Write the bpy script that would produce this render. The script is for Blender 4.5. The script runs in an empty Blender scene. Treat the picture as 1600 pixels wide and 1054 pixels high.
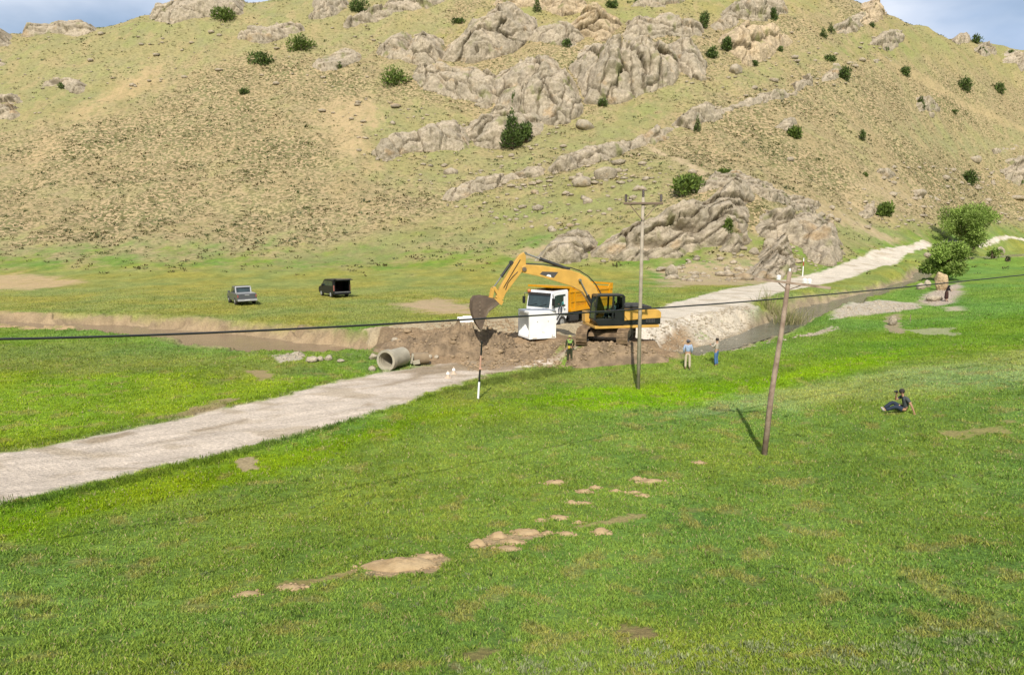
import bpy, bmesh, math, random
import numpy as np
from mathutils import Vector, Matrix, Euler
R = math.radians
scene = bpy.context.scene
# ------------------------------------------------------------------ camera, sky, sun
W0, H0, F0 = 1600.0, 1054.0, 1155.0          # photo size and focal length in its pixels
PITCH = math.atan(171.0 / F0)
CAMZ = 8.0
cd = bpy.data.cameras.new('camera'); cam = bpy.data.objects.new('camera', cd)
scene.collection.objects.link(cam); scene.camera = cam
cam.location = (0, 0, CAMZ); cam.rotation_euler = (math.pi / 2 - PITCH, 0, 0)
cd.sensor_width = 36; cd.lens = 36 * F0 / W0; cd.clip_start = 0.3; cd.clip_end = 6000
SUN_EL, SUN_AZ = 42.0, 5.5                    # shadows run away from the camera, 5.5 deg to the right
sl = bpy.data.lights.new('sun', 'SUN'); so = bpy.data.objects.new('sun', sl); scene.collection.objects.link(so)
sl.energy = 4.6; sl.angle = R(0.5); sl.color = (1.0, 0.945, 0.86)
so.rotation_euler = (R(90 - SUN_EL), 0, R(-SUN_AZ))
w = bpy.data.worlds.new('World'); scene.world = w; w.use_nodes = True
nt = w.node_tree; nt.nodes.clear()
out = nt.nodes.new('ShaderNodeOutputWorld'); bg = nt.nodes.new('ShaderNodeBackground')
sky = nt.nodes.new('ShaderNodeTexSky'); sky.sky_type = 'NISHITA'; sky.sun_disc = False
sky.sun_elevation = R(SUN_EL); sky.sun_rotation = R(180 + SUN_AZ)
sky.air_density = 1.0; sky.dust_density = 1.6
tc = nt.nodes.new('ShaderNodeTexCoord'); mp = nt.nodes.new('ShaderNodeMapping'); mp.inputs['Scale'].default_value = (1, 1, 2.6)
nz = nt.nodes.new('ShaderNodeTexNoise'); nz.inputs['Scale'].default_value = 3.4; nz.inputs['Detail'].default_value = 7; nz.inputs['Roughness'].default_value = 0.52
rp = nt.nodes.new('ShaderNodeValToRGB'); rp.color_ramp.elements[0].position = 0.30; rp.color_ramp.elements[1].position = 0.60
nz2 = nt.nodes.new('ShaderNodeTexNoise'); nz2.inputs['Scale'].default_value = 2.6; nz2.inputs['Detail'].default_value = 5
rp2 = nt.nodes.new('ShaderNodeValToRGB')
e = rp2.color_ramp.elements; e[0].position = 0.35; e[0].color = (4.4, 5.6, 7.6, 1); e[1].position = 0.72; e[1].color = (11, 11, 11.2, 1)
mx = nt.nodes.new('ShaderNodeMix'); mx.data_type = 'RGBA'
L = nt.links.new
L(tc.outputs['Generated'], mp.inputs['Vector']); L(mp.outputs['Vector'], nz.inputs['Vector']); L(mp.outputs['Vector'], nz2.inputs['Vector'])
L(nz.outputs['Fac'], rp.inputs['Fac']); L(nz2.outputs['Fac'], rp2.inputs['Fac'])
L(rp.outputs['Color'], mx.inputs[0]); L(sky.outputs['Color'], mx.inputs[6]); L(rp2.outputs['Color'], mx.inputs[7])
L(mx.outputs[2], bg.inputs['Color']); bg.inputs['Strength'].default_value = 0.085; L(bg.outputs[0], out.inputs['Surface'])
vs = scene.view_settings; vs.view_transform = 'Standard'; vs.look = 'None'; vs.gamma = 1; vs.exposure = 0.36

# ------------------------------------------------------------------ helpers
C = scene.collection
def tag(o, label=None, cat=None, group=None, kind=None):
    if label: o['label'] = label
    if cat: o['category'] = cat
    if group: o['group'] = group
    if kind: o['kind'] = kind
    return o
def empty(name, loc, rz=0.0, label=None, cat=None, group=None):
    o = bpy.data.objects.new(name, None); C.objects.link(o); o.location = loc; o.rotation_euler = (0, 0, rz)
    o.empty_display_size = 0.3
    return tag(o, label, cat, group)
def link(name, me, mat, parent=None, smooth=False):
    o = bpy.data.objects.new(name, me); C.objects.link(o)
    if mat is not None: me.materials.append(mat)
    if smooth: me.polygons.foreach_set('use_smooth', [True] * len(me.polygons))
    if parent is not None: o.parent = parent
    return o
def npmesh(name, V, F, smooth=False):
    me = bpy.data.meshes.new(name); n, m, k = len(V), len(F), F.shape[1]
    me.vertices.add(n); me.vertices.foreach_set('co', np.ascontiguousarray(V, np.float32).ravel())
    me.loops.add(m * k); me.loops.foreach_set('vertex_index', np.ascontiguousarray(F, np.int32).ravel())
    me.polygons.add(m); me.polygons.foreach_set('loop_start', np.arange(0, m * k, k, dtype=np.int32))
    if smooth: me.polygons.foreach_set('use_smooth', np.ones(m, bool))
    me.update(calc_edges=True); return me
def pcol(me, name, A, dom='POINT'):
    a = me.attributes.new(name, 'FLOAT_VECTOR', dom); a.data.foreach_set('vector', np.ascontiguousarray(A, np.float32).ravel())
def pflt(me, name, A, dom='POINT'):
    a = me.attributes.new(name, 'FLOAT', dom); a.data.foreach_set('value', np.ascontiguousarray(A, np.float32).ravel())
def s2l(c):
    c = np.array(c, float) / 255.0
    return np.where(c <= 0.04045, c / 12.92, ((c + 0.055) / 1.055) ** 2.4)
KALB = 1.75                                    # sunlit radiance over albedo at this exposure
def alb(*c): return s2l(c) / KALB
def hash2(ix, iy, seed=0):
    h = (ix.astype(np.int64) * 374761393 + iy.astype(np.int64) * 668265263 + seed * 974634777) & 0xFFFFFFFF
    h = ((h ^ (h >> 13)) * 1274126177) & 0xFFFFFFFF
    return ((h ^ (h >> 16)) & 0xFFFFFF).astype(np.float32) / 16777216.0
def pn(x, y, seed=0):
    x = np.asarray(x, np.float64); y = np.asarray(y, np.float64)
    ix, iy = np.floor(x), np.floor(y); fx, fy = (x - ix).astype(np.float32), (y - iy).astype(np.float32)
    ix = ix.astype(np.int64); iy = iy.astype(np.int64)
    u = fx * fx * fx * (fx * (fx * 6 - 15) + 10); v = fy * fy * fy * (fy * (fy * 6 - 15) + 10)
    def g(dx, dy):
        a = hash2(ix + dx, iy + dy, seed) * 6.2831853
        return np.cos(a) * (fx - dx) + np.sin(a) * (fy - dy)
    a = g(0, 0) * (1 - u) + g(1, 0) * u; b = g(0, 1) * (1 - u) + g(1, 1) * u
    return (a * (1 - v) + b * v) * 1.5
def fbm(x, y, o=4, seed=0, gain=0.5):
    s = 0; a = 1.0; t = 0
    for i in range(o):
        s = s + a * pn(x * 2 ** i + 17.3 * i, y * 2 ** i - 9.1 * i, seed + i); t += a; a *= gain
    return s / t
def sm(a, b, x):
    t = np.clip((x - a) / (b - a), 0, 1); return t * t * (3 - 2 * t)
def voro(x, y, seed=0):                        # F1, F2, cell random
    ix, iy = np.floor(x).astype(np.int64), np.floor(y).astype(np.int64)
    f1 = np.full(x.shape, 9.0); f2 = f1.copy(); cid = np.zeros(x.shape); ox = np.zeros(x.shape); oy = np.zeros(x.shape)
    for dx in (-1, 0, 1):
        for dy in (-1, 0, 1):
            cx, cy = ix + dx, iy + dy
            px = cx + hash2(cx, cy, seed); py = cy + hash2(cx, cy, seed + 7)
            d = np.sqrt((x - px) ** 2 + (y - py) ** 2)
            c = hash2(cx, cy, seed + 13)
            near = d < f1
            f2 = np.where(near, f1, np.minimum(f2, d)); cid = np.where(near, c, cid); ox = np.where(near, x - px, ox); oy = np.where(near, y - py, oy); f1 = np.where(near, d, f1)
    return f1, f2, cid, ox, oy

# ------------------------------------------------------------------ rays and terrain
fw = np.array([0, math.cos(PITCH), -math.sin(PITCH)]); up = np.array([0, math.sin(PITCH), math.cos(PITCH)])
def ray(px, py):
    d = fw * F0 + up * (H0 / 2 - py) + np.array([1.0, 0, 0]) * (px - W0 / 2)
    return d / d[1]                            # per metre of depth
def P(px, py, d):                              # point seen at a pixel, d metres deep
    r = ray(px, py); return (r[0] * d, d, CAMZ + r[2] * d)
def Q(px, py, z):                              # point seen at a pixel, at height z
    r = ray(px, py); d = (z - CAMZ) / r[2]; return (r[0] * d, d, z)
CP = []
for a in [(800,1054,1.6),(0,1054,1.4),(1600,1054,1.9),(800,850,.55),(0,850,.3),(1600,850,1.0),(0,700,0),(400,650,0),(800,650,.05),
          (1197,711,.2),(1600,700,.8),(1600,560,1.1),(1400,560,.6),(1410,643,.55),(1600,460,1.9),(1075,577,0),(890,566,0),(747,622,0),
          (600,600,.1),(300,620,0),(0,600,0),(0,545,.1),(300,560,.1),(200,470,.5),(378,480,.6),(525,468,.6),(0,445,.9),(700,445,1.0),
          (880,530,1.0),(955,535,1.0),(900,505,.85),(1000,505,1.0),(1030,520,.9),(700,540,.5),(700,505,.6),(560,505,.5),
          (1100,478,1.0),(1200,452,1.3),(1300,425,1.8),(1200,525,.2),(1300,500,.5),(1478,471,.9),(1400,490,.6),
          (1040,430,1.6),(900,440,1.3),(1450,450,1.0),(1600,405,2.6),(1500,425,1.6)]:
    CP.append(Q(*a))
for a in [(0,415,112),(300,412,112),(600,412,112),(800,412,108),(1340,411,114),(1380,400,128),(1420,391,142),(1460,384,157),(1530,380,180),(1600,376,205),(1500,403,135),
          (0,300,150),(0,200,180),(0,120,205),(0,50,228),(300,300,148),(300,200,176),(300,100,208),(300,10,240),
          (600,350,132),(600,250,162),(600,140,195),(600,50,225),(600,-40,262),(800,375,122),(800,290,147),(800,200,180),(800,90,208),
          (800,0,245),(800,-60,275),(1000,402,111),(1000,320,128),(1000,230,162),(1000,155,188),(1000,65,212),(1000,-20,250),(1000,-80,290),
          (1165,425,103),(1165,300,128),(1165,200,178),(1165,100,212),(1165,0,252),(1165,-50,282),(1300,402,118),(1300,340,146),
          (1300,250,176),(1300,150,210),(1300,50,246),(1340,15,268),(1380,22,276),(1450,350,170),(1450,250,207),(1450,150,247),(1445,44,290),(1520,60,304),
          (1600,345,222),(1600,250,250),(1600,150,285),(1600,64,322),(1900,370,190),(1900,250,250),(1900,90,330),
          (-300,400,112),(-300,200,180),(-300,60,222)]:
    CP.append(P(*a))
for a in [(0,50,228,38),(300,10,240,40),(600,-40,262,40),(800,-60,275,40),(1000,-80,290,40),(1165,-50,282,40),(1380,22,276,45),(1445,44,290,50),(1600,64,322,50),(1900,90,330,45),(-300,60,222,40)]:
    p = P(*a[:3]); k = (p[1] + a[3]) / p[1]; CP.append((p[0] * k, p[1] * k, p[2] - 14))
    k = (p[1] + 3 * a[3]) / p[1]; CP.append((p[0] * k, p[1] * k, p[2] - 45))
CP += [(0, 0, 6.35), (-14, 2, 5.4), (14, 2, 5.9), (-40, 0, 4.5), (40, 5, 5.0), (0, -25, 13), (-90, 20, 3), (95, 25, 6), (-120, 90, 3), (0, -120, 40), (150, -60, 25), (-150, -60, 25)]
CP = np.array(CP); NC = len(CP)
SC = 100.0
def _U(r2): return np.where(r2 > 1e-12, r2 * np.log(r2 + 1e-20), 0) * 0.5
_d = CP[:, None, :2] / SC - CP[None, :, :2] / SC
K = _U((_d ** 2).sum(-1)) + np.eye(NC) * 2e-4
Pm = np.c_[np.ones(NC), CP[:, :2] / SC]
A = np.zeros((NC + 3, NC + 3)); A[:NC, :NC] = K; A[:NC, NC:] = Pm; A[NC:, :NC] = Pm.T
sol = np.linalg.solve(A, np.r_[CP[:, 2], 0, 0, 0]); Wt, At = sol[:NC], sol[NC:]
def Hb(x, y):                                  # smooth ground height
    sh = np.shape(x); x = np.ravel(x).astype(np.float32) / SC; y = np.ravel(y).astype(np.float32) / SC
    z = (At[0] + At[1] * x + At[2] * y).astype(np.float32)
    for i in range(NC):
        r2 = (x - np.float32(CP[i, 0] / SC)) ** 2 + (y - np.float32(CP[i, 1] / SC)) ** 2 + np.float32(1e-9)
        z += np.float32(Wt[i] * 0.5) * r2 * np.log(r2)
    return z.reshape(sh)
def hits(pts, Hf=None):
    Hf = Hf or Hb
    pts = np.array(pts, float); n = len(pts)
    rr = np.array([ray(a, b) for a, b in pts])
    ds = np.r_[np.arange(8, 60, .5), np.arange(60, 420, 1.0)]
    X = rr[:, 0:1] * ds; Y = np.repeat(ds[None], n, 0); Z = CAMZ + rr[:, 2:3] * ds
    below = (Z - Hf(X, Y)) < 0
    idx = np.where(below.any(1), below.argmax(1), len(ds) - 1)
    lo = ds[np.maximum(idx - 1, 0)].copy(); hi = ds[idx].copy()
    for _ in range(14):
        m = (lo + hi) / 2; b = (CAMZ + rr[:, 2] * m - Hf(rr[:, 0] * m, m)) < 0
        hi = np.where(b, m, hi); lo = np.where(b, lo, m)
    return np.c_[rr[:, 0] * hi, hi, CAMZ + rr[:, 2] * hi]
def polyw(pts): return hits(pts)[:, :2]
def sdist(x, y, poly):                         # signed distance, + inside
    n = len(poly); d2 = np.full(x.shape, 1e9, np.float32); ins = np.zeros(x.shape, bool)
    for i in range(n):
        ax, ay = poly[i]; bx, by = poly[(i + 1) % n]; ex, ey = bx - ax, by - ay
        t = np.clip(((x - ax) * ex + (y - ay) * ey) / (ex * ex + ey * ey + 1e-9), 0, 1)
        d2 = np.minimum(d2, (x - ax - t * ex) ** 2 + (y - ay - t * ey) ** 2)
        c = (ay > y) != (by > y)
        ins ^= c & (x < (bx - ax) * (y - ay) / (by - ay + 1e-12) + ax)
    return np.where(ins, 1, -1) * np.sqrt(d2)
def pldist(x, y, pl):                          # distance to polyline, with the values along it
    best = np.full(x.shape, 1e9, np.float32); val = [np.zeros(x.shape, np.float32) for _ in range(pl.shape[1] - 2)]
    for i in range(len(pl) - 1):
        ax, ay = pl[i, :2]; bx, by = pl[i + 1, :2]; ex, ey = bx - ax, by - ay
        t = np.clip(((x - ax) * ex + (y - ay) * ey) / (ex * ex + ey * ey + 1e-9), 0, 1)
        d = np.sqrt((x - ax - t * ex) ** 2 + (y - ay - t * ey) ** 2); m = d < best; best = np.where(m, d, best)
        for k in range(len(val)): val[k] = np.where(m, pl[i, 2 + k] * (1 - t) + pl[i + 1, 2 + k] * t, val[k])
    return best, val
# stream beds: pixel, bed height, half width
def bed(l): return np.array([list(Q(a, b, z)) + [hw] for a, b, z, hw in l])
BED_L = bed([(-330,501,-.35,2.2),(-100,505,-.4,2.2),(0,510,-.45,2.2),(150,515,-.5,2.3),(270,526,-.55,2.9),(400,543,-.6,3.7),(470,551,-.62,3.2),(535,556,-.62,2.0)])
BED_R = bed([(1010,560,-.75,1.2),(1070,558,-.8,1.0),(1130,543,-.75,.9),(1185,525,-.7,1.1),(1240,503,-.55,1.9),(1290,484,-.35,2.3),(1370,461,-.05,1.3),(1430,441,.3,1.1),(1450,428,.7,1.6),(1490,413,1.3,1.8),(1540,403,1.75,2.3),(1640,396,2.2,2)])
BUMPS = [  # pixel, base z, height, sx, sy  : spoil and gravel humps in the ground
    (1085,512,.6,.5,3.2,2.2),(1150,498,.6,.35,3.5,2.0),(640,535,.3,.45,3.0,1.8),(585,527,.2,.4,3.0,1.5)]
BW = [Q(a, b, z)[:2] + (h, sx, sy) for a, b, z, h, sx, sy in BUMPS]
PIT = Q(1015, 557, -.3)[:2]; PADC = Q(946, 531, 1.0)[:2]
SOILP = polyw([(575,515),(640,505),(700,500),(800,497),(870,500),(1000,500),(1060,500),(1110,525),(1090,542),(1062,560),(1015,566),(960,552),(890,554),(800,560),(760,576),(700,575),(640,565),(590,560),(560,540)])
def Hf(x, y):
    x = np.asarray(x, np.float32); y = np.asarray(y, np.float32)
    z = Hb(x, y)
    for bx, by, h, sx, sy in BW: z = z + h * np.exp(-((x - bx) / sx) ** 2 - ((y - by) / sy) ** 2)
    for B, sd in ((BED_L, 3), (BED_R, 5)):
        d, (bz, hw) = pldist(x, y, B); d = d + 0.9 * fbm(x * .35, y * .35, 3, sd) + 0.25 * pn(x * 1.7, y * 1.7, sd)
        edge = (1.4 if sd == 3 else 1.5 + 3.2 * (1 - sm(57, 66, y))) + 0.8 * (pn(x * .12, y * .12, 9) > 0)
        m = 1 - sm(hw * .85, hw * .85 + edge, d)
        z = z * (1 - m) + np.minimum(z, bz + .06 * fbm(x, y, 2, 4)) * m
        nb_ = sm(hw + 3.2, hw + 1.0, d) * sm(hw - .8, hw + .6, d); z = z + nb_ * (.22 * fbm(x * .9, y * .9, 3, 25) + .10 * pn(x * 2.6, y * 2.6, 26))
    d = np.sqrt(((x - PIT[0]) / 3.0) ** 2 + ((y - PIT[1]) / 1.9) ** 2) + .2 * pn(x * .8, y * .8, 2)
    m = 1 - sm(.7, 1.15, d); z = z * (1 - m) + np.minimum(z, -.55) * m
    s = sdist(x, y, SOILP); ms = sm(-.5, 1.0, s + .8 * pn(x * .5, y * .5, 31))
    z = z + ms * (.20 * fbm(x * .6, y * .6, 3, 21) + .16 * fbm(x * 1.8, y * 1.8, 4, 22, .6))
    d = np.hypot((x - PADC[0]) / 3.6, (y - PADC[1]) / 3.2) + .12 * pn(x * .9, y * .9, 12); m = 1 - sm(.75, 1.15, d); z = z * (1 - m) + (1.0 + .05 * fbm(x * 2, y * 2, 3, 13)) * m
    hill = sm(100, 135, y); r = fbm(x * .09, y * .09, 4, 41)
    z = z + hill * (1.0 * r + 1.5 * fbm(x * .055 + .02 * y, y * .014, 3, 47) + .28 * fbm(x * .45, y * .45, 3, 43) + .10 * pn(x * 1.9, y * 1.9, 44)) + (1 - hill) * (.10 * fbm(x * .22, y * .22, 3, 51) + .02 * pn(x * 1.5, y * 1.5, 53))
    return z
def hz(x, y): return float(Hf(np.array([x]), np.array([y]))[0])
def gp(px, py):
    p = hits([(px, py)], Hf)[0]; return Vector((p[0], p[1], p[2]))
# ------------------------------------------------------------------ what covers the ground
ROADL = polyw([(-120,744),(0,712),(150,681),(300,650),(400,629),(500,603),(580,586),(650,574),(720,566),(790,560),(850,556),(900,554),(885,563),(830,571),(760,585),(700,603),(640,625),(560,650),(450,682),(300,715),(150,750),(0,783),(-120,812)])
ROADR = polyw([(905,497),(960,492),(1010,487),(1060,471),(1120,456),(1200,441),(1260,430),(1310,416),(1342,403),(1360,391),(1385,385.5),(1420,383),(1460,380.5),(1530,378),(1600,374.5),(1750,369),(1750,373.5),(1600,378.5),(1530,383),(1462,388),(1432,392),(1408,403),(1387,416),(1330,433),(1270,446),(1200,463),(1150,477),(1100,492),(1060,505),(1010,516),(940,520)])
TRACK = polyw([(560,517),(640,507),(700,501),(800,495),(905,495),(920,520),(800,520),(700,512),(640,516),(580,524)])
# (pixel polygon, photo colour, feather in metres, edge noise in metres)
ZONES = [
 ('g', [(-200,470),(-200,418),(300,412),(700,412),(900,405),(1010,415),(1010,500),(700,505),(400,512),(0,492),(-200,492)], (158,160,82), 4, 5),
 ('g', [(-200,505),(0,525),(300,555),(560,572),(600,590),(400,630),(0,715),(-200,750)], (138,166,38), 1.5, 2),
 ('g', [(-200,520),(0,532),(250,540),(450,565),(560,575),(520,592),(300,585),(0,580),(-200,600)], (132,150,68), 1.5, 3),
 ('g', [(-200,850),(0,783),(300,716),(450,683),(640,628),(760,590),(900,575),(1080,592),(1250,545),(1400,505),(1600,440),(1700,430),(1700,540),(1350,575),(1150,625),(950,640),(750,660),(560,705),(400,745),(200,800),(0,850),(-200,900)], (122,156,44), 1.5, 2.0),
 ('g', [(-200,880),(0,800),(200,762),(400,715),(620,650),(720,640),(640,680),(400,745),(200,800),(0,848),(-200,900)], (126,158,10), .8, 1.2),
 ('g', [(930,600),(1100,600),(1280,570),(1420,545),(1390,570),(1200,612),(1060,640),(930,640),(820,625)], (132,172,18), .8, 1.2),
 ('g', [(780,575),(880,570),(990,580),(1060,588),(1000,604),(860,606),(700,640),(690,615),(760,590)], (136,155,68), .8, 1.0),
 ('g', [(1260,600),(1420,570),(1600,545),(1750,545),(1750,600),(1500,612),(1380,625),(1180,640),(1050,650)], (152,172,98), 1.2, 2.5),
 ('g', [(1290,470),(1420,430),(1560,400),(1700,395),(1700,470),(1500,500),(1300,520)], (126,160,66), 3, 3),
 ('g', [(1000,500),(1130,480),(1260,440),(1350,425),(1440,390),(1560,385),(1700,380),(1700,392),(1500,410),(1400,452),(1260,480),(1180,505)], (150,160,80), 2, 2),
 ('g', [(1180,700),(1330,655),(1600,600),(1700,600),(1700,800),(1100,820)], (118,150,64), 3, 3),
 ('g', [(1010,445),(1130,425),(1260,425),(1320,408),(1600,355),(1700,350),(1700,372),(1400,386),(1240,430),(1010,485)], (152,158,78), 2, 2),
 # hill: open green turf with little scrub
 ('h', [(-100,60),(0,70),(130,45),(300,20),(420,-20),(700,-30),(700,60),(560,80),(440,80),(260,110),(200,170),(60,200),(-100,210)], (148,152,96), 8, 10),
 ('h', [(580,150),(700,160),(780,215),(960,160),(1120,120),(1260,75),(1320,60),(1420,60),(1340,90),(1150,150),(1010,215),(850,262),(650,300),(560,260),(540,200)], (142,150,88), 6, 8),
 ('h', [(840,-60),(1300,-60),(1300,20),(1100,30),(900,60),(700,50)], (150,152,82), 5, 6),
 ('h', [(720,300),(900,262),(1010,240),(1080,275),(1000,320),(900,360),(820,380),(700,380),(560,410),(400,415),(500,390),(640,350)], (138,148,80), 5, 8),
 ('h', [(1380,40),(1480,60),(1640,75),(1640,110),(1500,110),(1380,90),(1300,75)], (150,152,88), 6, 6),
 ('h', [(1240,320),(1300,330),(1440,360),(1640,330),(1640,352),(1450,372),(1330,385),(1240,350)], (136,152,78), 4, 5),
 ('h', [(1430,180),(1600,200),(1640,230),(1500,240),(1400,215)], (138,150,96), 5, 6),
 # bare soil
 ('s', [(-50,430),(60,428),(130,442),(60,452),(-50,455)], (212,184,140), 1.5, 2.0),
 ('s', [(-60,484),(60,488),(150,497),(280,507),(440,519),(560,528),(560,538),(430,530),(280,522),(120,515),(-60,513)], (208,178,134), .8, .8),
 ('s', [(625,474),(680,466),(735,475),(740,490),(690,490),(640,482)], (206,180,142), 1.2, 1.5),
 ('s', [(200,118),(262,95),(240,130),(170,165),(100,215),(60,260),(40,255),(120,180)], (204,178,132), 4, 5),
 ('s', [(520,150),(580,155),(600,190),(560,240),(590,260),(530,240),(500,190)], (202,178,134), 4, 6),
 ('s', [(1008,222),(1024,224),(1062,246),(1112,268),(1130,276),(1094,272),(1050,252)], (208,186,150), 1, 1.2),
 ('s', [(1172,282),(1200,290),(1280,322),(1340,345),(1400,372),(1392,380),(1330,356),(1250,325),(1180,300)], (200,180,142), 1.4, 1.5),
 ('s', [(1370,85),(1440,115),(1520,160),(1610,205),(1600,210),(1500,162),(1420,118)], (196,176,128), 1.2, 1.5),
 ('s', [(1030,425),(1080,410),(1180,412),(1240,430),(1210,442),(1110,446),(1040,448)], (200,178,140), 2.0, 3.0),
 ('s', [(820,388),(900,376),(930,400),(860,408),(810,402)], (196,176,138), 2.0, 2.5),
 ('s', [(1260,330),(1380,270),(1440,300),(1400,330),(1330,320),(1280,345)], (190,172,132), 5, 8),
 # gravel
 ('v', [(1010,505),(1060,495),(1110,482),(1170,472),(1190,488),(1200,505),(1165,520),(1120,535),(1060,546),(1020,540)], (226,212,188), .8, 1.0),
 ('v', [(1305,482),(1330,472),(1372,468),(1430,472),(1440,482),(1400,488),(1350,492),(1302,498)], (214,202,180), .6, .8),
 ('v', [(1225,522),(1260,512),(1300,505),(1318,510),(1290,520),(1240,528)], (198,190,160), .6, .8),
 ('v', [(1432,470),(1460,455),(1500,440),(1500,455),(1490,475),(1460,478)], (208,190,170), .6, .7),
 ('v', [(1470,480),(1500,478),(1508,484),(1480,486)], (208,195,165), .5, .4),
 ('v', [(425,556),(470,548),(480,556),(470,564),(440,565)], (208,196,172), .4, .5),
 ('v', [(1380,495),(1404,488),(1410,505),(1404,520),(1386,512)], (180,165,130), .5, .6),
 ('v', [(1430,515),(1480,512),(1490,524),(1440,520)], (176,180,130), .5, .9),
 ('s', [(388,580),(420,578),(428,592),(400,594)], (178,158,112), .4, .5),
 ('s', [(290,640),(340,625),(378,622),(340,640),(240,660),(180,668),(240,650)], (176,158,112), .4, .5),
 ('s', [(580,892),(640,876),(690,870),(700,876),(660,888),(600,896)], (196,168,128), .2, .6),
 ('s', [(730,858),(770,838),(830,828),(862,830),(850,840),(810,850),(760,862)], (200,172,132), .2, .7),
 ('s', [(900,822),(960,805),(1012,800),(1010,808),(950,820)], (180,164,110), .2, .5),
 ('s', [(340,940),(440,915),(520,895),(560,885),(520,905),(400,938)], (176,156,104), .2, .6),
 ('s', [(372,716),(392,714),(398,732),(380,736)], (190,170,130), .3, .3),
 ('s', [(380,925),(440,908),(500,905),(480,922),(400,932)], (164,150,92), .25, .5),
 ('s', [(1490,680),(1580,655),(1600,660),(1510,690)], (170,160,100), .4, .9),
 ('s', [(930,985),(980,975),(1010,990),(960,1000)], (168,150,100), .3, .6),
 ('s', [(660,1030),(760,1005),(800,1010),(720,1045)], (160,150,92), .3, .7),
]
WETP = [polyw(p) for p in ([(568,607),(600,604),(640,595),(672,586),(720,579),(760,573),(800,566),(800,558),(740,562),(690,570),(645,575),(612,583),(650,584),(640,590),(600,601)], [(556,634),(575,628),(592,632),(575,636)], [(725,595),(760,585),(768,588),(735,597)], [(120,690),(200,675),(210,678),(140,694)], [(300,672),(380,655),(384,658),(310,676)])]
ZONES = [(k, polyw(p), alb(*c), f, n) for k, p, c, f, n in ZONES]
A_DEF = alb(126, 155, 64); A_SCR = alb(148, 140, 98); A_SOIL = alb(170, 144, 112); A_ROAD = alb(234, 217, 197); A_RD2 = alb(238, 225, 204)
A_WET = alb(134, 114, 90); A_TRK = alb(204, 186, 152)
_hb = hits([(-300,420),(0,417),(300,417),(700,414),(850,407),(1000,410),(1100,418),(1170,424),(1310,412),(1345,396),(1400,384),(1460,377),(1530,373),(1600,368),(1750,362)])
HB_A = np.arctan2(_hb[:, 0], _hb[:, 1]); HB_Y = _hb[:, 1]
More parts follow.
